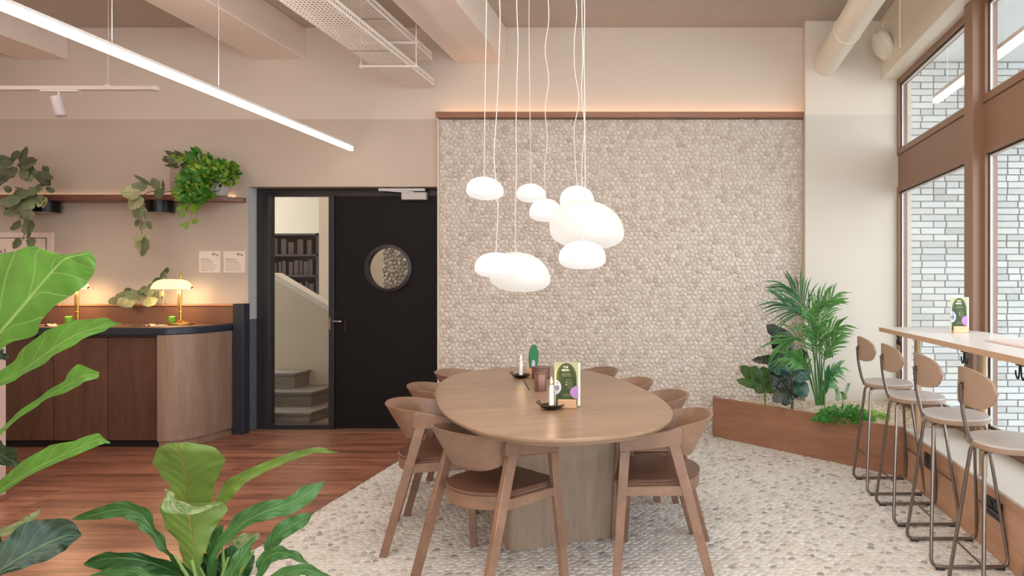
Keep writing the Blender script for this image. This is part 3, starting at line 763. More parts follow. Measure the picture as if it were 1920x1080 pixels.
# perforated cable trays
M_tray = plain('tray_white', (238, 230, 220), .5, var=.02)
def perforated(m, nu, nv, f, pu=.5, pv=.6):
    """grid of nu x nv cells, each with a rectangular slot; f(u, v) -> point"""
    us = sorted([k for k in range(nu+1)]+[k+.5-pu/2 for k in range(nu)]+[k+.5+pu/2 for k in range(nu)])
    vs_ = sorted([k for k in range(nv+1)]+[k+.5-pv/2 for k in range(nv)]+[k+.5+pv/2 for k in range(nv)])
    V = [f(u, v) for u in us for v in vs_]; n = len(vs_)
    F = [(i*n+j, (i+1)*n+j, (i+1)*n+j+1, i*n+j+1) for i in range(len(us)-1) for j in range(n-1) if not (i % 3 == 1 and j % 3 == 1)]
    m.add(V, F)
def tray(z, x0, x1, y0, y1, lab, loc):
    t = thing('cable_tray', lab, 'cable tray', (0, 0, 0), 0, 'perforated cable trays at the ceiling')
    L = y1-y0; nv = int(L/.034)
    m = MB(); perforated(m, 11, nv, lambda u, v: (x0+(x1-x0)*u/11, y0+L*v/nv, z)); m.obj('tray_floor', M_tray, t, smooth=False)
    for s_, x in ((-1, x0), (1, x1)):
        m = MB(); perforated(m, 1, nv, lambda u, v: (x, y0+L*v/nv, z+.058*u), .3); m.box((x-.006 if s_ > 0 else x, y0, z+.058), (x if s_ > 0 else x+.006, y1, z+.062)); m.obj('tray_side', M_tray, t, smooth=False)
    for y in (y1-.9, y1-2.4):
        m = MB(); m.box((x0, y, z-.003), (x1, y+.006, z)); m.obj('joint', plain('joint_grey', (150, 138, 126), .6), t)
tx0, tx1 = -2.47, -2.18
tray(3.03, tx0, tx1, .6, 5.93, 'lower white perforated cable tray running to the wall between the beams', 0)
tray(3.215, tx0+.03, tx1+.03, .6, 5.80, 'upper white perforated cable tray right above the lower one', 0)
for k, y in enumerate((2.2, 3.85, 5.35)):
    t = thing('tray_hanger', ['tray hanger nearest the camera', 'tray hanger midway along the trays', 'tray hanger nearest the back wall'][k]+', white rods and crossbars', 'hanger', (0, 0, 0), 0, 'hangers carrying the cable trays')
    for x in (tx0-.07, tx1+.07):
        m = MB(); m.tube([(x, y, 3.0), (x, y, ZC)], .005, 8); m.obj('rod', M_tray, t)
    for z in (3.018, 3.203):
        m = MB(); m.box((tx0-.085, y-.010, z-.010), (tx1+.085, y+.010, z+.006), bev=.003); m.obj('crossbar', M_tray, t)
# round duct
du = thing('round_duct', 'round cream ventilation duct running to the wall above the pilaster', 'duct')
dx, dz, rr = 1.215, EYE+(535-120)/217, .105
m = MB(); m.tube([(dx, .3, dz), (dx, 5.885, dz)], rr, 40); m.obj('duct_pipe', M_cream, du)
for y in (2.2, 5.1):
    m = MB(); m.tube([(dx, y, dz+rr-.01), (dx, y, ZC)], .003, 6); m.lathe([(0, 0), (.02, 0), (.02, .008), (0, .008)], 12, T(dx, y, ZC-.009)); m.obj('duct_wire', M_tray, du)
    m = MB(); m.tube([(dx+(rr+.001)*math.cos(a), y, dz+(rr+.001)*math.sin(a)) for a in np.linspace(0, 2*PI, 33)[:-1]], .004, 4, closed=True); m.obj('duct_clamp', M_cream, du)
spk = thing('beam_speaker', 'round cream speaker on a bracket beside the header beam', 'speaker')
c = P(1652, 86, 5.62); R = Matrix.Rotation(-1.1, 4, 'Y')
m = MB(); m.lathe([(0, -.05), (.07, -.05), (.115, -.02), (.13, .02), (.12, .05), (.07, .075), (0, .085)], 28, T(*c) @ R.inverted()); m.obj('speaker_body', M_cream, spk)
m = MB(); m.tube([c+Vector((.0, 0, .0)), (1.682, c.y, c.z)], .02, 10); m.tube([c+Vector((0, 0, .1)), c+Vector((.02, 0, .19)), (1.68, c.y, c.z+.2)], .006, 6); m.obj('bracket', M_cream, spk)
cp = MB(); cp.tube([(1.668, 5.3, 3.14), (1.668, 5.3, ZC)], .010, 10); tag(cp.obj('conduit_pipe', M_cream), 'thin vertical conduit pipe on the header beam beside the speaker', 'conduit')
# ------------------------------------------------------------------ oval table
M_oak = wood('stained_oak', (136, 109, 86), (162, 133, 108), 'x', scale=4, rough=.32, rv=.0, stretch=7, bump=.03)
M_oakv = wood('stained_oak_upright', (160, 138, 118), (184, 162, 140), 'z', scale=4, rough=.42, rv=.05, stretch=9, bump=.03)
M_chair = wood('chair_oak', (126, 96, 77), (153, 119, 97), 'x', scale=4, rough=.36, rv=.06, stretch=5, bump=.02)
M_seat = plain('chair_seat_veneer', (112, 79, 62), .36, var=.10, scale=14)
TC, TA = (-.752, 3.596), .385
tb = thing('oval_table', 'large oval brown oak dining table on a broad slab pedestal under the pendants', 'table', (TC[0], TC[1], 0), TA)
def oval(a, b, n, e): return [(math.copysign(abs(math.cos(t))**(2/e), math.cos(t))*a, math.copysign(abs(math.sin(t))**(2/e), math.sin(t))*b) for t in (2*PI*k/n for k in range(n))]
m = MB(); o1 = oval(.53, 1.161, 96, 2.42); o0 = oval(.505, 1.136, 96, 2.42); o2 = oval(.524, 1.155, 96, 2.42)
rings = [(o0, .708), (o1, .728), (o1, .736), (o2, .740)]
vs = [(x, y, z) for pl, z in rings for x, y in pl]; n = 96
fs = [tuple(range(n-1, -1, -1))]+[(q*n+k, q*n+(k+1) % n, (q+1)*n+(k+1) % n, (q+1)*n+k) for q in range(3) for k in range(n)]+[tuple(3*n+k for k in range(n))]
m.add(vs, fs); m.obj('table_top', M_oak, tb, ang=25)
def rrect(hx, hy, r, n=6):
    out = []
    for sx, sy, a0 in ((1, -1, -PI/2), (1, 1, 0), (-1, 1, PI/2), (-1, -1, PI)):
        for k in range(n+1):
            a = a0+PI/2*k/n; out.append((sx*(hx-r)+r*math.cos(a), sy*(hy-r)+r*math.sin(a)))
    return out
Mi = (T(TC[0], TC[1], 0) @ Rz(TA)).inverted()
pc = Mi @ Vector((-.735, 3.83, 0))
m = MB(); m.prism(rrect(.315, .42, .05), 0.001, .71, T(pc.x, pc.y, 0)); m.obj('pedestal', M_oakv, tb, ang=20)
m = MB(); m.box((-.30, -.80, .690), (.30, .80, .7085)); m.obj('sub_frame', M_oakv, tb)

# ------------------------------------------------------------------ dining chairs
def make_chair():
    t = thing('dining_chair', 'x', 'chair', (0, 0, 0), 0, 'brown oak armchairs around the oval table')
    # curved shell back
    m = MB(); N = 36; K = 4; vs = []; fs = []
    def shell(a, v, off):
        # a: -1..1 right front -> back -> left front ; v: 0..1 bottom..top
        s_ = abs(a)
        if s_ > .62:
            q = (s_-.62)/.38; x = .192; y = -.045+q*.165; nx, ny = 1, 0; back = 0
        else:
            g = PI/2*(1-s_/.62); x = .192*math.cos(g)**.72; y = -.045-.108*math.sin(g)**.8
            nx, ny = math.cos(g), -math.sin(g); back = math.sin(g)
        fl = v*(.014+.014*min(1, (1-s_)/.38)+.072*back**1.8)
        x += nx*(fl-off); y += ny*(fl-off)
        z0 = .568-.042*back; z1 = .622+.050*min(1, (1-s_)/.38)+.030*back
        if s_ > .62: z1 = .672-.05*((s_-.62)/.38)
        return (math.copysign(x, a) if a else 0.0, y, z0+(z1-z0)*v)
    for off in (0, .013):
        for i in range(N+1):
            a = -1+2*i/N
            for j in range(K+1): vs.append(shell(a, j/K, off))
    q = (N+1)*(K+1)
    for i in range(N):
        for j in range(K):
            p = i*(K+1)+j; fs += [(p, p+K+1, p+K+2, p+1), (q+p, q+p+1, q+p+K+2, q+p+K+1)]
        p = i*(K+1); fs += [(p, q+p, q+p+K+1, p+K+1), (p+K, p+K+K+1, q+p+K+K+1, q+p+K)]
    for i in (0, N):
        for j in range(K): p = i*(K+1)+j; fs.append((p, p+1, q+p+1, q+p))
    m.add(vs, fs); m.obj('backrest', M_chair, t, ang=50)
    def side_prism(poly, x0, x1, lean=0):
        """poly in (y, z); thickness x0..x1 at the top, leaning outward by lean towards the floor"""
        m = MB(); n = len(poly); vs = []
        for x in (x0, x1):
            for y, z in poly: vs.append((x+math.copysign(lean*(1-z/.62), x), y, z))
        m.add(vs, [tuple(range(n)), tuple(range(2*n-1, n-1, -1))]+[(k, n+k, n+(k+1) % n, (k+1) % n) for k in range(n)])
        return m
    def bevd(m, nm, mat):
        o = m.obj(nm, mat, t, ang=30)
        bm = bmesh.new(); bm.from_mesh(o.data); bmesh.ops.recalc_face_normals(bm, faces=bm.faces[:]); bmesh.ops.bevel(bm, geom=bm.edges[:], offset=.003, segments=1, affect='EDGES'); bm.to_mesh(o.data); bm.free()
    for s_ in (1, -1):
        xa_, xb_ = s_*.206, s_*.236
        bevd(side_prism([(-.108, .606), (-.09, .600), (.168, .572), (.172, .622), (.160, .630), (-.085, .678), (-.098, .676)], xa_, xb_), 'armrest', M_chair)
        bevd(side_prism([(-.045, .602), (-.093, .604), (-.252, 0), (-.215, 0)], xa_, xb_, .037), 'leg', M_chair)
        bevd(side_prism([(.168, .576), (.124, .579), (.165, 0), (.200, 0)], xa_, xb_, .037), 'leg', M_chair)
        bevd(side_prism([(-.125, .385), (.148, .385), (.146, .428), (-.112, .428)], s_*.212, s_*.234, .03), 'side_rail', M_chair)
    def seat_poly(w, yb, yf, n=18):
        back = [(-w*math.cos(PI*k/n)**1 if True else 0, -abs(yb)*math.sin(PI*k/n)**.75) for k in range(n+1)]
        return [(x, y) for x, y in back]+[(w, yf-.03), (w-.03, yf), (-w+.03, yf), (-w, yf-.03)]
    m = MB(); m.prism(seat_poly(.209, .190, .20), .432, .447, bev=.004); m.obj('seat', M_seat, t, ang=25)
    m = MB(); m.prism(seat_poly(.207, .188, .188), .378, .4325); m.obj('seat_frame', M_chair, t, ang=25)
    return t
ch0 = make_chair()
chairs = [(-.842, 3.006, 39.9, 'nearest oak armchair, its back to the camera at the near left of the oval table'),
          (-.122, 3.205, -91.3, 'oak armchair at the near right side of the oval table'),
          (-1.30, 3.585, 72.8, 'oak armchair left of the table, directly behind the nearest armchair'),
          (-1.43, 4.17, 72, 'middle oak armchair on the left side of the table, in front of the black door'),
          (-1.50, 4.82, 84, 'farthest oak armchair on the left side of the table, before the pebble wall'),
          (-.235, 3.78, -101, 'oak armchair on the right side of the table, second from the near end'),
          (-.455, 4.30, -104, 'oak armchair on the right side of the table, third from the near end'),
          (-.735, 4.85, -112, 'farthest oak armchair on the right side of the table')]
for k, (x, y, a, lab) in enumerate(chairs):
    if k == 0: ch0.location = (x, y, 0); ch0.rotation_euler = (0, 0, -math.radians(a)); ch0['label'] = lab
    else: dup(ch0, (x, y, 0), -math.radians(a), lab)

# ------------------------------------------------------------------ table-top things
M_wax = plain('white_candle_wax', (240, 238, 236), .35, var=.01); M_bronze = plain('dark_bronze', (72, 56, 40), .35, .8, var=.2)
M_flame = emit('candle_flame', (1, .72, .30), 6)
def candle(x, y, h, lab, lab2):
    z = .740
    d = thing('candle_dish', lab2, 'dish', (x, y, z), 0, 'candle dishes on the oval table')
    m = MB(); m.lathe([(0, .001), (.022, 0), (.045, .009), (.056, .020), (.053, .021), (.042, .012), (.02, .006), (.013, .006), (.013, .018), (.0, .018)], 28); m.obj('bowl', M_bronze, d)
    m = MB(); m.tube([(-.05, 0, .018), (-.07, 0, .032), (-.058, 0, .04), (-.048, 0, .025)], .003, 6); m.obj('ring_handle', M_bronze, d)
    c = thing('candle', lab, 'candle', (x, y, z+.018), 0, 'lit candles on the oval table')
    m = MB(); m.lathe([(.0115, 0), (.010, h*.9), (.008, h), (0, h+.001)], 16); m.obj('wax', M_wax, c)
    m = MB(); m.tube([(0, 0, h), (0.001, 0, h+.009)], .0009, 5); m.obj('wick', M_blackmetal, c)
    m = MB(); m.lathe([(0, h+.004), (.0045, h+.010), (.0055, h+.016), (.003, h+.027), (0, h+.040)], 12); m.obj('flame', M_flame, c)
    point('candle_glow', (x, y, z+.018+h+.02), .25, (1, .62, .3), .008)
q = P(1034, 763, 3.09); candle(q.x, 3.09, .090, 'lit white candle standing in the near dish beside the green menu card', 'small dark bronze candle dish, the near one beside the green menu card')
q = P(977, 706, 4.13); candle(q.x, 4.13, .085, 'lit white candle in the far dish on the left of the table', 'small dark bronze candle dish, the far one on the left of the table')
M_cupb = plain('brushed_rose_metal', (138, 104, 92), .35, .55)
t = thing('metal_canister', 'slim brown metal canister behind the near candle', 'canister', (px2x(1013.5, 3.62), 3.62, .74))
m = MB(); m.lathe([(.029, 0), (.030, .003), (.030, .088), (.028, .091)], 28); m.obj('body', M_cupb, t); m = MB(); m.lathe([(.0305, .091), (.0305, .096), (0, .096)], 28); m.obj('lid', M_cupb, t)
t = thing('metal_bowl', 'wide brown metal bowl-shaped canister behind the slim one', 'canister', (px2x(1014, 4.12), 4.12, .74))
m = MB(); m.lathe([(.040, 0), (.052, .004), (.055, .06), (.053, .063)], 32); m.obj('body', M_cupb, t); m = MB(); m.lathe([(.056, .063), (.056, .069), (0, .069)], 32); m.obj('lid', M_cupb, t)
m = MB(); a, b = P(982, 713, 4.0), P(992, 730, 3.66); a.z = b.z = .7425; m.tube([a, b], .0024, 6); tag(m.obj('match_stick', M_dark), 'thin dark stick lying on the table between dish and canister', 'stick')

M_cardg = plain('menu_pale_green', (180, 182, 134), .5, var=.02); M_cardd = plain('menu_dark_green', (46, 64, 26), .5, var=.03); M_card2 = plain('menu_olive', (92, 100, 50), .5)
M_cream2 = plain('menu_cream_print', (238, 234, 200), .6); M_lil = plain('menu_lilac', (178, 130, 190), .5); M_lav = plain('menu_pale_grey', (186, 190, 200), .5)
M_olv = plain('menu_small_print', (132, 138, 84), .6); M_block = wood('beech_block', (206, 160, 120), (226, 184, 144), 'x', rough=.5)
def halfdisc(m, cx, cz, rx, rz, y, x0, x1, n=28):
    pts = [(min(max(cx+rx*math.cos(a), x0), x1), cz+rz*math.sin(a)) for a in (2*PI*k/n for k in range(n))]
    m.add([(cx if x0 <= cx <= x1 else min(max(cx, x0), x1), y, cz)]+[(x, y, z) for x, z in pts], [(0, 1+k, 1+(k+1) % n) for k in range(n)])
def menu(loc, rz, lab, w=.118, h=.20, block=.085, bl2=''):
    t = thing('menu_card', lab, 'menu', loc, rz, 'green menu cards in wooden blocks')
    m = MB(); m.box((-block/2, -.018, 0), (block/2, .018, .040), bev=.003); m.obj('wooden_block', M_block, t)
    m = MB(); m.box((-w/2, -.004, .010), (w/2, .004, .010+h), bev=.001); m.obj('acrylic_holder', plain('acrylic_edge', (232, 236, 226), .15, var=.01), t)
    y = -.0046; x0, x1 = -w/2+.002, w/2-.008
    m = MB(); m.add([(x0, y, .012), (x1, y, .012), (x1, y, .208), (x0, y, .208)], [(0, 1, 2, 3)]); m.obj('card_face', M_cardg, t)
    m = MB(); cx = -.004; R = w*.40; n = 24
    arcp = [(cx+R*math.cos(a), .135+.070*math.sin(a)) for a in (PI*k/n for k in range(n+1))]
    y2 = y-.0006; m.add([(x, y2, z) for x, z in arcp]+[(cx-R*1.02, y2, .012), (cx+R*1.05, y2, .012)], [tuple(range(n+3))]); m.obj('green_arch', M_cardd, t)
    m = MB(); n = 20; y3 = y2-.0004
    for f0, f1 in ((.80, .88),):
        vs = [(cx+R*f*math.cos(a), y3, .138+.070*f*math.sin(a)) for f in (f0, f1) for a in (PI*k/n for k in range(n+1))]
        m.add(vs, [(k, k+1, n+2+k, n+1+k) for k in range(n)])
    m.obj('inner_arch', M_card2, t)
    m = MB(); halfdisc(m, x0, .095, .030, .034, y3, x0, x1); m.obj('pale_fruit_print', M_lav, t)
    m = MB(); halfdisc(m, x0+.010, .093, .010, .013, y3-.0004, x0, x1); halfdisc(m, x0+.011, .115, .005, .005, y3-.0004, x0, x1, 10); m.obj('fruit_centre_print', plain('menu_slate', (112, 118, 140), .5), t)
    m = MB(); halfdisc(m, x1, .072, .038, .030, y3, x0, x1); m.obj('lilac_fruit_print', M_lil, t)
    text('lettering', 'THE\nMENU', (cx-.003, y3-.0003, .182), .0135, M_cream2, t, align='CENTER', bold=.0004, ext=.0002)
    m = MB()
    for z, a, b in ((.156, -.022, .018), (.150, -.024, .020), (.144, -.022, .019), (.128, -.005, .020), (.118, .002, .026), (.109, -.002, .024), (.100, .002, .026), (.091, .001, .020), (.062, -.018, .008), (.054, -.020, .014)):
        x = a
        while x < b-.001:
            q = min(rnd.uniform(.004, .009), b-x); m.add([(x, y3-.0003, z), (x+q, y3-.0003, z), (x+q, y3-.0003, z+.0032), (x, y3-.0003, z+.0032)], [(0, 1, 2, 3)]); x += q+.0016
    m.obj('small_print', M_olv, t)
    m = MB(); halfdisc(m, -.004, .119, .0025, .0025, y3-.0003, -1, 1, 10); halfdisc(m, -.004, .107, .0025, .0025, y3-.0003, -1, 1, 10); m.obj('bullet_print', M_cream2, t)
    return t
menu((px2x(1064, 3.12), 3.12, .740), -.06, 'dark green arched menu card in beech block beside the near candle', h=.198)
menu((px2x(1799, 4.02), 4.02, 1.020), .10, 'green arched menu card in wooden block on the window bar', h=.20, w=.112)
# narrow side-on menu further back
t = thing('menu_card', 'narrow green oval-topped menu card seen edge-on behind the canisters', 'menu', (px2x(1001, 4.28), 4.28, .74), 1.15, 'green menu cards in wooden blocks')
m = MB(); m.box((-.045, -.02, 0), (.045, .02, .042), bev=.003); m.obj('wooden_block', M_block, t)
m = MB(); m.tube([(0, -.003, .0), (0, .003, 0)], 1, 28, T(0, 0, .108) @ Matrix.Diagonal((.044, 1, .080, 1))); m.obj('oval_card', plain('menu_leaf_green', (40, 122, 76), .5), t)
m = MB(); m.tube([(0, -.0042, .0), (0, -.0032, 0)], 1, 18, T(-.010, 0, .068) @ Matrix.Diagonal((.018, 1, .026, 1))); m.obj('pale_print', M_lav, t)
m = MB(); m.box((-.060, .008, .010), (.040, .011, .18)); m.obj('back_card', plain('menu_back', (196, 172, 150), .6), t)

# ------------------------------------------------------------------ pendant lamps
def glow(name, s, c=(1, .955, .90)):
    b = NB(name); b.col(lin((150, 147, 143))); b.set(Roughness=.35)
    lw = b.n('ShaderNodeTexCoord'); sp = b.n('ShaderNodeSeparateXYZ'); b.l(lw.outputs['Generated'], sp.inputs[0])
    f = b.ramp(sp.outputs['Z'], [(0, (s, s, s)), (.75, (s*.96,)*3), (1, (s*.80,)*3)])
    cr = b.n('ShaderNodeMix', data_type='RGBA', blend_type='MULTIPLY'); cr.inputs[0].default_value = 1
    b.l(f, cr.inputs[6]); cr.inputs[7].default_value = c+(1,)
    b.l(cr.outputs[2], b.b.inputs['Emission Color']); b.set(Emission_Strength=1.0); return b.m
M_glowA = glow('opal_glass_white', .80, (1, .97, .95)); M_glowB = glow('opal_glass_warm', .70, (1, .95, .86))
M_cable = plain('pale_cable', (226, 220, 214), .5)
lamps = [  # px, py, w, h, Y, shear, material, cable px top, label
    (909, 353, 68, 43, 4.05, .10, 0, 912, 'small opal pebble pendant, leftmost of the upper lamps'),
    (996, 362, 54, 35, 4.70, .05, 0, 992, 'smallest opal pebble pendant, highest lamp left of centre'),
    (1023, 394, 60, 43, 4.35, -.05, 0, 1026, 'small opal pebble pendant just left of the big lamp'),
    (1082, 372, 64, 48, 4.30, .0, 0, 1080, 'small opal pendant peeking out above the biggest lamp'),
    (1099, 421, 138, 92, 3.78, .22, 1, 1093, 'biggest opal pebble pendant, bulging to the right'),
    (1092, 478, 88, 54, 3.25, .0, 0, 1092, 'opal pebble pendant hanging in front below the biggest lamp'),
    (931, 497, 80, 48, 3.35, .06, 0, 934, 'opal pebble pendant overlapping the low warm lamp at left'),
    (973, 510, 112, 75, 3.75, .25, 1, 970, 'low warm-white wide opal pendant, second largest lamp')]
for k, (px, py, w_, h_, Y, sh, mt, cpx, lab) in enumerate(lamps):
    c = P(px, py, Y); a = w_/2*Y/FOC; hh = h_/2*Y/FOC
    t = thing('pendant_lamp', lab, 'lamp', c, 0, 'opal pebble pendants over the oval table')
    m = MB(); nu, nv = 40, 20; vs = []; fs = []
    for j in range(nv+1):
        ph = -PI/2+PI*j/nv; s0_ = math.sin(ph); zc = -.22
        if s0_ < 0: z = zc-(1+zc)*abs(s0_); r = max(0, 1-abs(s0_)**2.7)**.46
        else: z = zc+(1-zc)*s0_; r = max(0, 1-s0_**2.15)**.5
        for i in range(nu):
            th = 2*PI*i/nu; cx_ = math.cos(th)
            x = a*r*cx_-a*sh*.45*z
            vs.append((x, a*r*math.sin(th)*.93, hh*z))
    for j in range(nv):
        for i in range(nu): fs.append((j*nu+i, j*nu+(i+1) % nu, (j+1)*nu+(i+1) % nu, (j+1)*nu+i))
    m.add(vs, fs); m.obj('glass_shade', (M_glowA, M_glowB)[mt], t, ang=80)
    xo = px2x(cpx, Y)-c.x; xt_ = -a*sh*.45; top = hh*.98
    m = MB(); m.lathe([(.007, 0), (.006, .004), (.003, .006), (0, .007)], 12, T(xt_, 0, top-.003)); m.obj('cable_socket', M_bead, t)
    r = random.Random(k*7+1); pts = []; L = ZC-.02-c.z-top; nseg = 9
    for q in range(nseg+1):
        u = q/nseg; am = (0, 0, .010, .012, .012, .010, .014, .004)[k] if 0 < q < nseg else 0
        pts.append((xt_+(xo-xt_)*min(1, u*1.6)+am*r.uniform(-1, 1)*1.3, 0, top+L*u))
    m = MB(); m.tube(smoothpath(pts, 5), .0024, 6); m.obj('cable', M_cable, t)
    m = MB(); m.lathe([(.05, 0), (.05, .02), (0, .02)], 24, T(pts[-1][0], 0, ZC-c.z-.021)); m.obj('ceiling_cap', M_bead, t)

# ------------------------------------------------------------------ window bar and bar stools
M_bar = wood('bar_top_oak', (226, 221, 216), (238, 234, 230), 'y', scale=4, rough=.30, rv=0, stretch=10, bump=.02)
M_barE = plain('bar_front_edge', (200, 166, 136), .4)
bt = thing('window_bar', 'long narrow pale oak bar counter along the window on tan posts', 'bar counter')
m = MB(); m.box((1.305, -.8, .990), (1.80, 4.58, 1.020), bev=.003); m.obj('bar_top', M_bar, bt)
m = MB(); m.box((1.300, -.8, .9915), (1.3055, 4.582, 1.0185)); m.obj('front_edge', M_barE, bt)
M_post = plain('tan_post', (196, 168, 132), .35, .2)
for y in (4.44, 3.46, 2.2, .9):
    m = MB(); m.tube([(1.51, y, .335), (1.51, y, .99)], .021, 20); m.obj('post', M_post, bt)
m = MB(); m.box((1.50, 2.5, 1.0205), (1.70, 3.42, 1.030), bev=.002); tag(m.obj('serving_board', plain('blush_board', (226, 208, 200), .4)), 'flat blush-coloured board lying on the window bar right of the menu', 'board')
for k, y in enumerate((4.24, 3.24, 2.70)):
    t = thing('coat_hook', ('black double hook under the bar edge, farthest one by the pilaster', 'black double hook under the bar edge below the standing menu', 'black double hook under the bar edge nearest the camera')[k], 'hook', (1.325, y, .988), 0, 'double hooks under the bar edge')
    m = MB(); m.box((-.008, -.025, -.006), (.008, .025, 0)); m.obj('hook_plate', M_blackmetal, t)
    for s_ in (-1, 1):
        m = MB(); m.tube(smoothpath([(0, s_*.006, -.004), (0, s_*.010, -.045), (0, s_*.022, -.060), (0, s_*.036, -.045), (0, s_*.038, -.028)], 4), .0038, 6); m.obj('hook_prong', M_blackmetal, t)
M_stl = plain('bronze_grey_tube', (128, 116, 108), .3, .85)
M_ply = plain('beige_laminate_back', (160, 134, 114), .45, var=.05, scale=8); M_seatl = plain('seat_grey_reflection', (190, 184, 180), .35, var=.02)  # M_seatl: greyish reflection on the stool seats, put into the colour
M_rub = plain('dark_rubber', (52, 44, 40), .6)
def make_stool():
    t = thing('bar_stool', 'x', 'stool', (0, 0, 0), 0, 'bar stools along the window')
    m = MB(); n = 36
    sp_ = lambda rx, ry: [(rx*math.copysign(abs(math.cos(a))**.86, math.cos(a)), ry*math.copysign(abs(math.sin(a))**.86, math.sin(a))) for a in (2*PI*k/n for k in range(n))]
    m.prism(sp_(.150, .172), .664, .683, bev=.003); m.obj('seat', M_seatl, t, ang=30)
    m = MB(); m.prism(sp_(.149, .171), .656, .6635); m.prism(sp_(.1515, .1735), .6635, .676); o = m.obj('seat_edge', M_ply, t, ang=30)
    m = MB(); N, K = 22, 8; vs = []; fs = []
    for off in (0, .011):
        for i in range(N+1):
            for j in range(K+1):
                u = -1+2*i/N; v = -1+2*j/K
                yy = u*.165; hz_ = .074*(1-abs(u)**4)**.5
                vs.append((-.186+2.2*yy*yy+off, yy, .892+hz_*v+.006*math.cos(u*PI)))
    q = (N+1)*(K+1)
    for i in range(N):
        for j in range(K):
            p = i*(K+1)+j; fs += [(p, p+1, p+K+2, p+K+1), (q+p, q+p+K+1, q+p+K+2, q+p+1)]
        for j in (0, K): p = i*(K+1)+j; fs.append((p, p+K+1, q+p+K+1, q+p))
    for i in (0, N):
        for j in range(K): p = i*(K+1)+j; fs.append((p, p+1, q+p+1, q+p))
    m.add(vs, fs); m.obj('backrest', M_ply, t, ang=50)
    m = MB(); m.tube(fillet([(-.194, 0, .905), (-.186, 0, .80), (-.150, 0, .645), (.07, 0, .645)], .07, 7), .009, 10); m.obj('back_post', M_stl, t)
    m = MB(); m.box((-.192, -.013, .885), (-.184, .013, .912), bev=.003); m.obj('back_bracket', M_rub, t)
    for s_ in (1, -1):
        pts = [(-.085, s_*.055, .648), (-.125, s_*.062, .640), (-.178, s_*.175, .013), (.182, s_*.175, .013), (.120, s_*.062, .640), (.08, s_*.055, .648)]
        m = MB(); m.tube(fillet(pts[:3], .02, 3)[:-1]+fillet([Vector(pts[1]).lerp(Vector(pts[2]), .5)]+pts[2:4], .045, 6)[1:-1]+fillet([Vector(pts[2]).lerp(Vector(pts[3]), .6)]+pts[3:], .045, 6)[1:], .0085, 10); m.obj('leg', M_stl, t)
        for x in (-.135, .14):
            m = MB(); m.box((x-.020, s_*.175-.010, .0005), (x+.020, s_*.175+.010, .010), bev=.002); m.obj('rubber_foot', M_rub, t)
    for x in (-.160, .163):
        m = MB(); m.tube([(x, -.137, .225), (x, .137, .225)], .0045, 8); m.obj('footrest', M_stl, t)
    m = MB(); m.box((-.12, -.065, .640), (.12, .065, .657), bev=.003); m.obj('seat_plate', M_stl, t)
    return t
s0 = make_stool()
st_lab = ['bar stool farthest from the camera, next to the planter', 'second bar stool from the planter', 'third bar stool from the planter', 'fourth bar stool from the planter, under the near end of the bar', 'nearest bar stool, cut off by the right edge of the photo']
for k, y in enumerate((4.395, 3.855, 3.295, 2.745, 2.19)):
    if k == 0: s0.location = (1.30, y, 0); s0['label'] = st_lab[0]
    else: dup(s0, (1.30, y, 0), 0, st_lab[k])
for k, (y, lab) in enumerate(((4.125, 'black double wall socket on the plinth, the farther one behind the stools'), (3.26, 'black double wall socket on the plinth, the nearer one behind the stools'))):
    t = thing('wall_socket', lab, 'socket', (1.48, y, .233), 0, 'black sockets on the plinth')
    m = MB(); m.box((-.010, -.080, -.045), (0, .080, .045), bev=.003); m.obj('socket_frame', M_blackmetal, t)
    for s_ in (-1, 1):
        m = MB(); m.lathe([(.033, 0), (.033, .003), (.024, .003), (.022, -.001), (0, -.001)], 20, T(-.0105, s_*.038, 0) @ Matrix.Rotation(-PI/2, 4, 'Y')); m.obj('outlet', plain('socket_dark_%d%d' % (k, s_+1), (40, 40, 44), .3), t)

# ------------------------------------------------------------------ planter bench
M_plf = wood('planter_oak', (140, 98, 74), (166, 120, 94), 'x', scale=4, rough=.45, rv=0, stretch=8)
pb = thing('corner_planter', 'low diagonal brown wooden planter box in the corner below the pilaster', 'planter')
A, B = Vector((.24, 5.88)), Vector((1.48, 4.62)); d = (B-A).normalized(); nn = Vector((-d.y, d.x)); ang = math.atan2(d.y, d.x)
m = MB(); m.box((0, 0, 0), ((B-A).length, .03, .335), bev=.003); o = m.obj('front_board', M_plf, pb); o.location = (A.x, A.y, 0); o.rotation_euler = (0, 0, ang)
m = MB(); m.box((.24, 5.885, 0), (.27, YW-.045, .335), bev=.003); m.obj('end_board', M_plf, pb)
poly = [(A.x+nn.x*.03+.02, A.y+nn.y*.03+.02), (B.x+.02, B.y+.02), (1.80, 4.63), (1.80, 5.885), (1.03, 5.885), (1.03, YW-.05), (.275, YW-.05)]
m = MB(); m.prism(poly, .24, .300); m.obj('soil_base', plain('planter_sand', (208, 192, 166), .9, var=.2, scale=120), pb)
def inpoly(c):
    r = False; n = len(poly)
    for k in range(n):
        (x1, y1), (x2, y2) = poly[k], poly[(k+1) % n]
        if (y1 > c[1]) != (y2 > c[1]) and c[0] < (x2-x1)*(c[1]-y1)/(y2-y1)+x1: r = not r
    return r
rg = random.Random(9); m = MB()
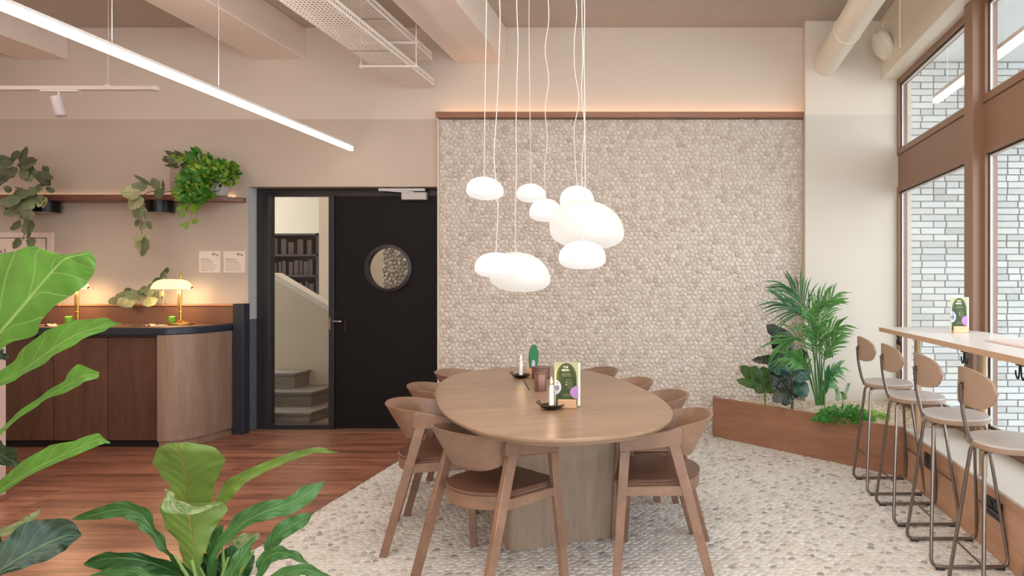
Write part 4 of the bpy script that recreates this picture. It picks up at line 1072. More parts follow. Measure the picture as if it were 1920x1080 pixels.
for k in range(9000):
    c = (rg.uniform(.27, 1.79), rg.uniform(4.64, 5.98))
    if not inpoly(c): continue
    s_ = rg.uniform(.005, .010); m.cur = rg.random(); a = rg.random()*6
    vs = [(c[0]+s_*math.cos(a+q*PI/2.5), c[1]+s_*math.sin(a+q*PI/2.5)*.8, .299) for q in range(5)]+[(c[0]+s_*.55*math.cos(a+q*PI/2.5), c[1]+s_*.55*math.sin(a+q*PI/2.5), .299+s_*.7) for q in range(5)]
    m.add(vs, [(q, (q+1) % 5, 5+(q+1) % 5, 5+q) for q in range(5)]+[(5, 6, 7, 8, 9)])
tag(m.obj('gravel', pebbly('gravel_beige', [(0, (168, 148, 124)), (.3, (200, 182, 156)), (.7, (222, 208, 186)), (1, (236, 226, 212))], .8), pb, smooth=False), kind='stuff')
# ------------------------------------------------------------------ plants
def leaf_mat(name, base, vein, nv=9, trans=.3, spots=None, rough=.38, back=None, kslant=1.3):
    b = NB(name); uvn = b.n('ShaderNodeUVMap'); sp = b.n('ShaderNodeSeparateXYZ'); b.l(uvn.outputs[0], sp.inputs[0])
    u = b.math('ABSOLUTE', b.math('SUBTRACT', sp.outputs['X'], .5))            # 0 on the midrib, .5 at the edge
    mid = b.math('SUBTRACT', 1.0, b.math('MULTIPLY', u, 38)); mid = b.math('MAXIMUM', mid, 0.0)
    s_ = b.math('SUBTRACT', b.math('MULTIPLY', sp.outputs['Y'], float(nv)), b.math('MULTIPLY', b.math('POWER', u, .85), kslant*3.0))
    fr = b.math('ABSOLUTE', b.math('SUBTRACT', b.math('FRACT', s_), .5))
    side = b.math('MAXIMUM', b.math('SUBTRACT', 1.0, b.math('MULTIPLY', fr, 22)), 0.0)
    vn = b.math('MINIMUM', b.math('ADD', mid, b.math('MULTIPLY', side, .55)), 1.0)
    v = b.coord(); oi = b.n('ShaderNodeObjectInfo')
    f = b.noise(v, 9, 4)
    c = lin(base); col = b.ramp(f, [(.3, tuple(x*.72 for x in c)), (.7, tuple(min(1, x*1.2) for x in c))])
    if spots: col = b.mix(b.math('GREATER_THAN', b.noise(v, 70, 2), .56), col, lin(spots))
    col = b.mix(vn, col, lin(vein)); b.col(col); b.set(Roughness=rough)
    b.bump(b.math('SUBTRACT', b.math('MULTIPLY', fr, 1.0), b.math('MULTIPLY', mid, .6)), .35, .006)
    if trans:
        tr = b.n('ShaderNodeBsdfTranslucent'); mx = b.n('ShaderNodeMixShader'); mx.inputs[0].default_value = trans
        hs = b.n('ShaderNodeHueSaturation'); hs.inputs['Saturation'].default_value = 1.0; hs.inputs['Value'].default_value = 1.35
        b.l(col, hs.inputs['Color']); b.l(hs.outputs[0], tr.inputs['Color'])
        out = b.t.nodes['Material Output']; b.l(b.b.outputs[0], mx.inputs[1]); b.l(tr.outputs[0], mx.inputs[2]); b.l(mx.outputs[0], out.inputs['Surface'])
    return b.m
M_fig = leaf_mat('fig_leaf', (92, 142, 56), (150, 182, 104), 6, .28, kslant=.9)
M_figd = leaf_mat('fig_leaf_dark', (24, 50, 28), (84, 116, 72), 5, .08, rough=.36)
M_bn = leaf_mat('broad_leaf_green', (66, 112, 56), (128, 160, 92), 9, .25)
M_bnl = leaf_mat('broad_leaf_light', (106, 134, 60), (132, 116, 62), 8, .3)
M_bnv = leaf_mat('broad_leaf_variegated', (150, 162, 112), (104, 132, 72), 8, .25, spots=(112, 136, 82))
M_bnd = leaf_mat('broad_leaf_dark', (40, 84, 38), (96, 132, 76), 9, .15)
M_stem = plain('green_stem', (122, 150, 74), .45); M_bark = plain('brown_bark', (98, 78, 58), .8, bump=.3)
def interp(arr, n, m_):
    out = []
    for k in range(m_):
        t = k/(m_-1)*(len(arr)-1); i = min(int(t), len(arr)-2); f = t-i; f2 = f*f*(3-2*f)
        out.append(arr[i]*(1-f2)+arr[i+1]*f2)
    return out
def leafmesh(m, mid, wl, wr, nrm=(0, -1, 0), fold=.15, wave=.0, sweep=0, seed=0, K=3, ns=4):
    """mid: 3-D points; wl, wr: half widths (m) at each point; nrm: side facing the viewer"""
    path = smoothpath(mid, ns); L = len(path)
    a = interp(wl, 0, L); b = interp(wr, 0, L); r = random.Random(seed); ph = r.random()*6
    nrm = Vector(nrm).normalized(); vs = []; uv = []
    for k in range(L):
        t = (path[min(k+1, L-1)]-path[max(k-1, 0)]).normalized()
        cr = t.cross(nrm).normalized(); nn_ = cr.cross(t).normalized()
        for j in range(-K, K+1):
            u = j/K; wd = (b if u > 0 else a)[k]
            off = abs(u)*wd*fold+wave*math.sin(ph+k*1.15+(1.3 if u > 0 else 0))*u*u
            p = path[k]+cr*(u*wd)+nn_*off+t*(sweep*abs(u)**1.5*wd)
            vs.append(p); uv.append((.5+u*.5, k/(L-1)))
    W = 2*K+1
    m.add(vs, [(k*W+j, k*W+j+1, (k+1)*W+j+1, (k+1)*W+j) for k in range(L-1) for j in range(2*K)], uvs=uv)
def pxleaf(pl, mat, mid, wl, wr, Y, nrm=(0, -1, 0), fold=.15, wave=.006, sweep=0, seed=0, label=None, stem=None):
    """mid given as (px, py[, dY]) read off the photo at depth Y, turned into metres"""
    pts = []; s_ = []
    for q in mid:
        y = Y+(q[2] if len(q) > 2 else 0); pts.append(P(q[0], q[1], y)); s_.append(y/FOC)
    m = MB(); leafmesh(m, pts, [w_*k for w_, k in zip(wl, s_)], [w_*k for w_, k in zip(wr, s_)], nrm, fold, wave, sweep, seed, K=4, ns=5)
    o = m.obj('leaf', mat, pl, ang=80)
    if label: o['label'] = label
    return o
def outleaf(pl, org, mat, mid, left, right, Y, bow=.25, seed=0, label=None, K=5, ns=6, ripple=.003, dmid=None):
    """leaf from midrib and both edges (px read off the photo) at depth Y; bow pushes the edges away from the viewer"""
    r = random.Random(seed); n = len(mid); dm = dmid or [0]*n
    ml, ll_, rl = (smoothpath([P(x, y, Y+dm[k]) for k, (x, y) in enumerate(a)], ns) for a in (mid, left, right))
    L = len(ml); vs = []; uv = []; ph = r.random()*6
    for k in range(L):
        for j in range(-K, K+1):
            u = abs(j)/K; e = rl[k] if j > 0 else ll_[k]; p = ml[k].lerp(e, u); w_ = (e-ml[k]).length
            p.y += bow*w_*u*u+ripple*math.sin(ph+k*.9+(2 if j > 0 else 0))*u*u
            vs.append(p); uv.append((.5+.5*j/K, k/(L-1)))
    W = 2*K+1; m = MB(); m.add(vs, [(k*W+j, k*W+j+1, (k+1)*W+j+1, (k+1)*W+j) for k in range(L-1) for j in range(2*K)], uvs=uv)
    o = m.obj('leaf', mat, pl, ang=80); o.matrix_parent_inverse = T(-org.x, -org.y, 0)
    if label: o['label'] = label
    return o
# --- fiddle-leaf fig at the left edge
YF1 = 1.62
trunk = P(-150, 700, YF1+.05)
fg = thing('fiddle_leaf_fig', 'large fiddle-leaf fig with big bright green leaves at the left edge', 'plant', (trunk.x, trunk.y, 0))
def F(mat, mid, wl, wr, dy=0, **k):
    o = pxleaf(None, mat, mid, wl, wr, YF1+dy, **k); o.parent = fg; o.matrix_parent_inverse = T(-trunk.x, -trunk.y, 0); return o
outleaf(fg, trunk, M_fig, [(-45, 676), (0, 625), (40, 578), (80, 530), (100, 507), (119, 486), (136, 480), (152, 477), (165, 475), (173, 476)],
    [(-60, 655), (-75, 540), (-30, 484), (20, 470), (52, 461), (108, 476), (136, 476), (154, 472), (166, 470), (173, 474)],
    [(-30, 690), (10, 646), (58, 630), (74, 596), (104, 568), (140, 546), (160, 528), (172, 510), (178, 494), (176, 480)], YF1, bow=.12, ripple=.0015, seed=1, dmid=[.05, .02, 0, -.02, -.03, -.04, -.04, -.05, -.05, -.05])
F(M_fig, [(-40, 735, .1), (36, 698, .06), (88, 662), (138, 630, -.03), (190, 612, -.05), (227, 606, -.06)], [6, 22, 33, 27, 16, 1], [4, 10, 14, 16, 10, 1], fold=.25, wave=.006, seed=2)
F(M_fig, [(-30, 838, .1), (40, 777, .05), (90, 742), (130, 720, -.02), (160, 703, -.04), (186, 704, -.05)], [4, 5, 6, 9, 22, 6], [3, 5, 6, 14, 14, 5], fold=.5, wave=.004, seed=3, label='half-rolled young leaf')
F(M_fig, [(-40, 945, .1), (60, 882, .02), (108, 858), (150, 838, -.03), (185, 824, -.05), (204, 832, -.05)], [10, 22, 26, 14, 12, 1], [6, 7, 9, 12, 12, 1], fold=.2, wave=.005, seed=4)
F(M_figd, [(-20, 1085, -.1), (30, 1050, -.06), (75, 1025, -.03), (118, 1006), (153, 1002, .02)], [8, 42, 52, 36, 4], [6, 22, 30, 26, 3], fold=.15, wave=.006, seed=5, label='dark glossy leaf')
F(M_figd, [(-40, 850, .15), (-5, 850, .1), (18, 862, .08), (38, 870, .08)], [10, 26, 24, 3], [8, 16, 14, 3], wave=.006, seed=6, label='dark glossy leaf')
F(M_bnv, [(-40, 1005, .1), (10, 996, .1), (50, 978, .1), (80, 951, .1)], [4, 8, 8, 1], [4, 8, 6, 1], seed=7)
F(M_figd, [(-30, 1010, 0), (-5, 1025, 0), (8, 1045, 0), (16, 1065, 0)], [14, 22, 18, 3], [10, 14, 12, 3], seed=8, label='dark glossy leaf')
F(M_figd, [(-30, 660, .2), (-6, 662, .2), (6, 668, .2), (13, 674, .2)], [8, 10, 9, 2], [8, 9, 7, 2], seed=9, label='dark glossy leaf')
m = MB(); tl = [Vector((0, 0, .42)), Vector((.01, .02, .8)), Vector((-.01, .0, 1.15)), Vector((.0, .01, 1.5))]
m.tube(smoothpath(tl, 4), .016, 10); m.obj('trunk', M_bark, fg)
m = MB()
for q, y in (((-40, 672), .05), ((-40, 735), .1), ((-30, 838), .1), ((-40, 945), .1), ((-20, 1085), -.1), ((-40, 850), .15), ((-40, 1005), .1), ((-30, 1010), 0), ((-30, 660), .2)):
    e = P(q[0], q[1], YF1+y)-Vector((trunk.x, trunk.y, 0)); s_ = Vector((0, 0, max(.45, e.z-.08))); m.tube([s_, s_.lerp(e, .5)+Vector((0, 0, -.01)), e], [.007, .005, .004], 6)
m.obj('leaf_stalks', M_stem, fg)
# --- broad-leaved plant at the bottom
YP = 1.80; base = P(405, 1120, YP)
bp = thing('broad_leaf_plant', 'leafy green plant with tall paddle leaves at the bottom left centre', 'plant', (base.x, base.y, 0))
def G(mat, mid, wl, wr, dy=0, **k):
    o = pxleaf(None, mat, mid, wl, wr, YP+dy, **k); o.parent = bp; o.matrix_parent_inverse = T(-base.x, -base.y, 0); return o
outleaf(bp, base, M_bnl, [(352, 975), (350, 945), (350, 915), (348, 888), (342, 864), (335, 843), (331, 831)],
    [(334, 975), (324, 948), (314, 914), (291, 888), (280, 868), (291, 843), (318, 831)], [(386, 975), (393, 945), (397, 914), (406, 888), (414, 866), (398, 843), (350, 829)], YP, bow=.15, seed=11, label='tall yellow-green leaf', dmid=[.08, .07, .06, .04, .02, 0, 0])
outleaf(bp, base, M_bnl, [(395, 1110), (368, 1074), (366, 1046), (362, 1018), (359, 990), (356, 965), (352, 942)],
    [(392, 1110), (357, 1074), (336, 1048), (331, 1024), (302, 988), (292, 956), (312, 918)], [(398, 1110), (375, 1072), (379, 1048), (387, 1022), (399, 990), (418, 962), (411, 944)], YP-.03, bow=.18, seed=12, label='yellow-green leaf')
G(M_bnv, [(312, 916, -.08), (326, 942, -.09), (362, 955, -.09), (412, 946, -.08)], [2, 12, 7, 1], [3, 20, 8, 1], fold=.2, seed=13, label='pale mottled folded leaf tip')
G(M_bn, [(400, 1110), (345, 1075), (315, 1035, -.02), (290, 1000, -.03), (265, 966, -.03), (230, 955, -.03), (185, 962, -.02), (134, 973, 0)], [2, 3, 6, 10, 16, 14, 12, 1], [2, 3, 7, 12, 20, 16, 10, 1], fold=.3, seed=14)
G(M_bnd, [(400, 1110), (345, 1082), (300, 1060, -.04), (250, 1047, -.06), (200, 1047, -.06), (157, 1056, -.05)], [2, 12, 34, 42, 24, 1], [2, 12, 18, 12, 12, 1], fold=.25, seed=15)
G(M_bn, [(380, 1120, -.1), (330, 1092, -.12), (280, 1078, -.14), (230, 1068, -.14), (162, 1082, -.12)], [3, 7, 9, 10, 1], [3, 6, 8, 8, 1], seed=16)
G(M_bn, [(390, 1110), (402, 1040, -.02), (425, 1008, -.03), (460, 978, -.04), (500, 958, -.04), (540, 944, -.03), (575, 926, -.02), (609, 902, 0)], [2, 4, 10, 20, 20, 10, 16, 1], [2, 5, 9, 10, 16, 20, 17, 1], fold=.2, seed=17)
G(M_bnl, [(396, 1110, .1), (400, 1010, .1), (413, 948, .1), (428, 915, .1), (456, 894, .1), (500, 875, .1), (545, 857, .1), (590, 845, .1), (636, 848, .1)], [2, 2, 8, 11, 9, 9, 8, 6, 1], [2, 2, 10, 20, 12, 8, 7, 5, 1], fold=.25, seed=18)
G(M_bn, [(470, 1110), (500, 1060, .03), (512, 1015, .03), (535, 992, .04), (562, 977, .05), (588, 962, .06)], [2, 3, 13, 16, 14, 1], [2, 4, 13, 15, 14, 1], seed=19)
G(M_bn, [(470, 1115, -.05), (485, 1075, -.05), (498, 1048, -.06), (522, 1036, -.07), (548, 1040, -.07), (580, 1056, -.07)], [2, 5, 13, 13, 9, 1], [2, 6, 13, 14, 9, 1], seed=20)
G(M_bn, [(450, 1130, -.15), (500, 1095, -.16), (540, 1074, -.17), (580, 1069, -.17), (632, 1088, -.17)], [3, 9, 13, 11, 1], [3, 8, 12, 10, 1], seed=21)
G(M_bn, [(396, 1110, .04), (398, 1045, .04), (408, 1010, .04), (416, 984, .04)], [3, 11, 14, 2], [3, 11, 12, 2], seed=22)
G(M_bnv, [(420, 1100, .09), (440, 1036, .09), (462, 1014, .09), (487, 1003, .09)], [2, 14, 16, 4], [2, 12, 14, 4], seed=23, label='pale bluish leaf')
G(M_bn, [(420, 1120, -.06), (436, 1072, -.07), (456, 1042, -.07), (478, 1008, -.06)], [3, 12, 15, 2], [3, 12, 12, 2], seed=24)
for k, (x, y, a, l) in enumerate(((390, 1060, -.5, 60), (430, 1050, .3, 66), (455, 1062, .8, 60), (370, 1075, -1.0, 70), (415, 1075, .1, 60))):
    dx_, dy_ = math.sin(a)*l/2, -math.cos(a)*l/2
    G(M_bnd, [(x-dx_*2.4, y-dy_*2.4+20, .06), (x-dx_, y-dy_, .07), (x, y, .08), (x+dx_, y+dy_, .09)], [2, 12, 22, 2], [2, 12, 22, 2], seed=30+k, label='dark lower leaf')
m = MB(); b0 = Vector((0, 0, .46))
for k in range(7): a = k*.9; m.tube([b0+Vector((.03*math.cos(a), .03*math.sin(a), -.06)), b0+Vector((.05*math.cos(a), .05*math.sin(a), .06)), b0+Vector((.10*math.cos(a), .06*math.sin(a), .14))], [.006, .005, .003], 6)
m.obj('stems', M_stem, bp)
# planter trough that carries both (below the frame)
gt = thing('planter_trough', 'long low dark planter trough below the two foreground plants', 'planter')
x0, x1, y0, y1 = trunk.x-.28, base.x+.30, 1.50, 1.98
m = MB()
for q in (((x0, y0, 0), (x1, y0+.025, .42)), ((x0, y1-.025, 0), (x1, y1, .42)), ((x0, y0+.025, 0), (x0+.025, y1-.025, .42)), ((x1-.025, y0+.025, 0), (x1, y1-.025, .42))): m.box(*q)
m.obj('trough_wall', M_walnut, gt); m = MB(); m.box((x0+.025, y0+.025, .30), (x1-.025, y1-.025, .385)); m.obj('soil', plain('potting_soil', (52, 40, 32), .95, var=.4, scale=80), gt)

# --- corner planter plants
M_palm = leaf_mat('palm_leaflet', (84, 138, 66), (140, 190, 100), 1, .3, kslant=0)
M_palmd = leaf_mat('palm_leaflet_dark', (44, 106, 62), (90, 140, 90), 1, .2, kslant=0)
M_rub2 = leaf_mat('rubber_leaf_dark', (50, 56, 44), (70, 88, 66), 12, .05, rough=.25, kslant=.4)
M_rubb = leaf_mat('rubber_leaf_teal', (36, 78, 60), (84, 120, 90), 12, .05, rough=.25, kslant=.4)
M_sm = leaf_mat('small_shrub_leaf', (72, 104, 46), (110, 140, 80), 8, .2)
def Q(X, Y): return (1370+X/3.484, 500+Y/3.484)      # measured on a crop of the photo
pm = thing('potted_palm', 'tall bright green palm with feathery fronds in the corner planter', 'palm')
YQ = 5.30; rp = random.Random(21)
fronds = [  # points on crop, leaflet length px, tip spread, mat, dY
    ([(575, 905), (545, 600), (500, 330), (455, 215), (400, 150)], 50, 0, .15), ([(585, 905), (560, 560), (525, 330), (440, 290), (350, 245)], 44, 0, .05),
    ([(570, 905), (520, 640), (470, 480), (400, 475), (330, 500)], 34, 1, .0), ([(590, 905), (580, 600), (590, 380), (625, 270), (660, 210)], 34, 1, .05),
    ([(595, 905), (592, 640), (600, 500), (640, 440), (700, 395)], 32, 1, -.08), ([(600, 905), (598, 700), (615, 600), (650, 530), (690, 470)], 28, 1, -.12),
    ([(605, 905), (610, 780), (630, 720), (670, 690), (705, 665)], 24, 2, .1), ([(575, 905), (540, 520), (530, 360), (560, 280), (600, 240)], 40, 2, -.05),
    ([(565, 905), (505, 700), (460, 620), (420, 600), (370, 590)], 28, 1, -.1), ([(580, 905), (550, 700), (560, 500), (540, 420), (520, 330)], 38, 1, -.15),
    ([(590, 905), (575, 680), (560, 560), (555, 470), (570, 400)], 36, 1, -.18), ([(560, 905), (530, 760), (500, 680), (470, 640), (440, 620)], 24, 1, -.18),
    ([(598, 905), (612, 840), (620, 800), (640, 770), (660, 745)], 18, 2, .12)]
for k, (pts, ll_, mi, dy) in enumerate(fronds):
    pp = [Q(*p) for p in pts]; n = len(pp)
    rach = smoothpath([P(p[0], p[1], YQ+dy*(i/(n-1))**2) for i, p in enumerate(pp)], 6)
    m = MB(); m.tube(rach, [.0065*(1-.75*i/len(rach)) for i in range(len(rach))], 5, caps=False)
    Lr = len(rach); s0_ = int(Lr*.46); pxm = YQ/FOC
    for i in range(s0_, Lr, 1):
        for sd in (-1, 1):
            u = (i-s0_)/(Lr-s0_); t = (rach[min(i+1, Lr-1)]-rach[i-1]).normalized()
            side = t.cross(Vector((0, -1, 0))).normalized()
            L = ll_*pxm*1.55*(1-.35*abs(u-.35))*rp.uniform(.8, 1.15)
            dv = (t*(.9+.4*u)+side*sd*(.75-.3*u)+Vector((0, rp.uniform(-.5, .5), rp.uniform(-.1, .1)))).normalized()
            p0 = rach[i]; p1 = p0+dv*L*.5; p2 = p0+dv*L+Vector((0, 0, -.22*L))
            w_ = .0062; leafmesh(m, [p0, p1, p2], [.003, w_, .0008], [.003, w_, .0008], (rp.uniform(-.4, .4), -1, rp.uniform(0, .5)), .25, K=1, ns=3)
    m.obj('frond', (M_palmd, M_palm, M_palm)[mi], pm, ang=80)
def basal(name, lab, cat, X, Yc, items, mat, Y, stemmat=M_stem, group=None, z0=.30):
    """items: (tip crop x, y, width px, material or None, mid sag) leaves that spring from the base"""
    t = thing(name, lab, cat, (0, 0, 0), 0, group); b_ = Q(X, Yc); m2 = MB()
    for k, it in enumerate(items):
        x0_, y0_, x1_, y1_, wd, mt, dy = it
        p0, p1 = Q(x0_, y0_), Q(x1_, y1_); y = Y+dy
        A_, B_ = P(p0[0], p0[1], y), P(p1[0], p1[1], y-.06); md = A_.lerp(B_, .5)+Vector((0, -.02, .012))
        w_ = wd/3.484*y/FOC/2*1.55; m = MB()
        leafmesh(m, [A_, A_.lerp(md, .5), md, md.lerp(B_, .6), B_], [.002, w_*.75, w_, w_*.75, .001], [.002, w_*.75, w_, w_*.75, .001], (rnd.uniform(-.3, .3), -1, .35), -.15, .003, seed=k)
        m.obj('leaf', mt or mat, t, ang=80)
        r_ = P(b_[0], b_[1], Y); m2.tube([(r_.x, r_.y, z0), tuple(r_.lerp(A_, .5)), tuple(A_)], [.005, .004, .0025], 5, caps=False)
    m2.obj('stem', stemmat, t); return t
R1_, R2_ = M_rub2, M_rubb
basal('rubber_plant', 'dark-leaved rubber plant left of the palm in the corner planter', 'plant', 400, 880, [
    (400, 520, 230, 380, 60, R1_, .05), (380, 560, 290, 420, 110, R1_, .05), (420, 560, 330, 470, 90, R1_, 0), (400, 620, 135, 610, 44, R1_, .1),
    (400, 700, 235, 625, 70, R2_, -.05), (390, 640, 510, 740, 100, R2_, -.12), (400, 780, 250, 700, 90, R1_, 0), (410, 740, 500, 850, 76, R2_, -.1), (400, 800, 270, 880, 60, R1_, -.08),
    (420, 620, 500, 560, 60, R1_, .1), (400, 720, 290, 830, 100, R1_, .0), (420, 700, 520, 700, 60, R1_, .1), (430, 560, 350, 560, 70, R1_, .08), (420, 840, 330, 900, 50, R1_, -.02), (400, 560, 270, 600, 60, R1_, .0), (410, 660, 320, 720, 90, R1_, .05), (410, 790, 360, 860, 80, R1_, .02)], R1_, 5.42, M_bark)
m = MB(); q = Q(405, 885); c = P(q[0], q[1], 5.42); m.tube([(c.x, c.y, .30), (c.x, c.y, .80)], .008, 8); tag(m.obj('bamboo_stake', plain('bamboo_tan', (172, 130, 84), .5)), 'thin brown bamboo stake in the rubber plant', 'stake')
basal('leafy_shrub', 'small broad-leaved green plant at the left end of the corner planter', 'plant', 225, 860, [
    (215, 800, 60, 645, 56, None, .05), (220, 800, 35, 740, 40, None, -.04), (225, 790, 130, 650, 60, None, 0), (230, 800, 210, 650, 60, None, .04),
    (235, 810, 290, 720, 50, None, 0), (230, 810, 150, 800, 44, None, -.08), (235, 800, 270, 660, 56, None, .08), (230, 820, 300, 790, 44, None, -.05)], M_sm, 5.62)
basal('slim_leaf_plant', 'slim narrow-leaved green plant right of the palm stems', 'plant', 615, 900, [
    (612, 840, 640, 640, 22, None, .05), (615, 740, 715, 655, 26, None, -.02), (615, 730, 690, 740, 18, None, -.05), (612, 600, 665, 560, 44, M_rubb, .1), (612, 850, 640, 730, 18, None, 0)], M_palmd, 5.30)
def clump(name, lab, c, rx, ry, h, n, mat, L, wd, seed, up=.6):
    r = random.Random(seed); m = MB()
    for k in range(n):
        a = r.random()*2*PI; q = math.sqrt(r.random()); p = Vector((c.x+rx*q*math.cos(a), c.y+ry*q*math.sin(a), c.z+h*(1-q*q)*r.random()))
        d_ = Vector((math.cos(a)*q*1.2+r.uniform(-.4, .4), math.sin(a)*q*1.2+r.uniform(-.4, .4), r.uniform(.1, 1)*up)).normalized()
        l = L*r.uniform(.6, 1.3); w_ = wd*r.uniform(.7, 1.2)
        leafmesh(m, [p, p+d_*l*.5, p+d_*l+Vector((0, 0, -.25*l))], [.001, w_, .0006], [.001, w_, .0006], (r.uniform(-1, 1), -1, r.uniform(.2, 1)), .1, K=1, ns=2)
    t = thing(name, lab, 'plant'); o = m.obj('foliage', mat, t, ang=80); tag(o, kind='stuff'); return t
M_fern = leaf_mat('fern_green', (66, 138, 46), (110, 176, 80), 1, .3, kslant=0); M_moss = leaf_mat('moss_lime', (134, 176, 74), (160, 196, 100), 1, .3, kslant=0)
q = Q(735, 925); c = P(q[0], q[1], 4.98); c.z = .315
t = clump('fern_clump', 'low bushy bright fern in the right part of the corner planter', c, .17, .12, .10, 420, M_fern, .07, .009, 1)
for k, (x0_, y0_, x1_, y1_) in enumerate(((700, 880, 688, 800), (730, 880, 770, 765), (745, 870, 720, 820))):
    m = MB(); a, b = P(*Q(x0_, y0_), 5.0), P(*Q(x1_, y1_), 4.97); rr_ = smoothpath([a, a.lerp(b, .6)+Vector((.004, 0, .004)), b], 6)
    m.tube(rr_, .002, 4, caps=False)
    for i in range(1, len(rr_)):
        for sd in (-1, 1):
            L = .022*(1-.5*i/len(rr_)); leafmesh(m, [rr_[i], rr_[i]+Vector((sd*L*.6, -.004, L*.3)), rr_[i]+Vector((sd*L, -.006, L*.4))], [.001, .0028, .001], [.001, .0028, .001], K=1, ns=2)
    m.obj('frond', M_fern, t, ang=80)
q = Q(880, 905); c = P(q[0], q[1], 5.15); c.z = .305
clump('moss_plant', 'low lime-green moss tuft behind the fern in the planter', c, .15, .12, .05, 260, M_moss, .05, .006, 2)

# --- shelf plants
M_vine = leaf_mat('silver_vine_leaf', (122, 134, 98), (58, 66, 48), 6, .1, rough=.6); M_vinep = leaf_mat('pale_vine_leaf', (176, 178, 132), (120, 128, 84), 6, .1, rough=.6)
M_vined = leaf_mat('dusty_vine_leaf', (98, 106, 78), (48, 54, 40), 7, .1, rough=.6)
M_iv = leaf_mat('ivy_leaf', (60, 132, 44), (150, 190, 80), 4, .2); M_ivy2 = leaf_mat('ivy_leaf_lime', (128, 166, 50), (190, 206, 110), 4, .2)
YSH = 5.74
def vine(name, lab, leaves, Y, stem, scale, org, group=None, extra=False):
    """leaves: (x, y, angle deg (0 = pointing right, 90 = down), length, width, material) on a crop of the photo"""
    t = thing(name, lab, 'plant', (0, 0, 0), 0, group); g = lambda x, y: (org[0]+x/scale, org[1]+y/scale)
    for k, (x, y, a, l, w_, mt) in enumerate(leaves+[(x+rnd.uniform(-28, 28), y+rnd.uniform(-20, 24), a+rnd.uniform(-40, 40), l*.9, w_*.9, mt) for _q in (0, 1) for x, y, a, l, w_, mt in leaves if extra and y < (620, 330)[_q]]):
        p0 = g(x, y); an = math.radians(a); y_ = Y-.02*(k % 3); A_ = P(p0[0], p0[1], y_); s_ = y_/FOC/scale
        dv = Vector((math.cos(an), -.25, -math.sin(an))); B_ = A_+dv*l*s_; w2 = w_*s_/2*1.35; l *= 1.12; B_ = A_+dv*l*s_; m = MB()
        leafmesh(m, [A_, A_.lerp(B_, .25), A_.lerp(B_, .55), A_.lerp(B_, .85), B_], [.002, w2*.85, w2, w2*.6, .001], [.002, w2*.85, w2, w2*.6, .001], (rnd.uniform(-.3, .3), -1, rnd.uniform(-.1, .5)), -.2, .002, seed=k)
        m.obj('leaf', mt, t, ang=80)
    sp_ = [P(*g(x, y), Y+.01) for x, y in stem]; q0 = sp_[0]; zr = 2.076 if q0.z > 1.7 else 1.137
    m = MB(); m.tube([(q0.x, 5.90, zr), (q0.x, 5.86, zr+.03)]+smoothpath(sp_, 5), .003, 6); m.obj('stem', M_bark, t)
    return t
V, VP, VD = M_vine, M_vinep, M_vined
vine('hanging_vine', 'silvery-leaved vine hanging from the shelf left of the grey pots', [
    (330, 400, 215, 150, 30, VD), (290, 420, 190, 120, 80, V), (230, 460, 175, 150, 110, VP), (210, 480, 110, 150, 130, VP), (380, 440, 260, 100, 80, V), (350, 450, 20, 120, 80, VD), (440, 470, 280, 110, 36, VD),
    (240, 590, 110, 120, 120, V), (200, 720, 95, 70, 40, VD), (260, 740, 100, 90, 60, VP), (280, 740, 50, 100, 40, V), (230, 860, 120, 80, 60, VP), (200, 880, 70, 150, 90, VP), (260, 900, 85, 170, 95, V), (270, 640, 80, 80, 40, V), (290, 860, 100, 60, 40, VP)],
    YSH, [(420, 470), (330, 460), (250, 500), (230, 600), (230, 740), (240, 900)], 5.144, (220, 270))
vine('hanging_vine', 'dusty green vine with large leaves hanging at the far left of the shelf', [
    (120, 120, 190, 160, 70, VD), (100, 100, 330, 130, 60, VD), (180, 160, 345, 210, 60, VD), (200, 180, 20, 230, 90, V), (150, 180, 120, 130, 80, VD), (240, 190, 70, 120, 70, V), (330, 230, 30, 260, 70, VD), (100, 230, 165, 130, 70, VD),
    (60, 320, 165, 100, 40, VD), (420, 300, 30, 90, 90, V), (430, 360, 150, 70, 60, VD), (480, 400, 20, 90, 40, VD), (460, 240, 300, 70, 40, VD), (300, 380, 60, 110, 110, V), (270, 400, 110, 100, 90, V), (200, 390, 120, 90, 60, VD),
    (340, 450, 80, 100, 100, V), (220, 500, 170, 170, 110, V), (200, 520, 60, 130, 120, V), (400, 520, 20, 90, 90, VP), (360, 530, 150, 110, 90, V), (220, 600, 160, 150, 80, V), (260, 590, 100, 110, 90, V), (300, 580, 120, 100, 80, V),
    (210, 720, 130, 110, 90, VD), (260, 710, 70, 150, 120, V), (300, 720, 80, 130, 80, VD), (190, 890, 100, 110, 70, VD), (260, 920, 15, 120, 80, V), (280, 830, 70, 70, 50, VD), (120, 420, 200, 60, 50, VD)],
    YSH-.03, [(150, 380), (200, 420), (240, 520), (240, 650), (250, 820), (230, 920)], 5.4, (0, 280), extra=True)
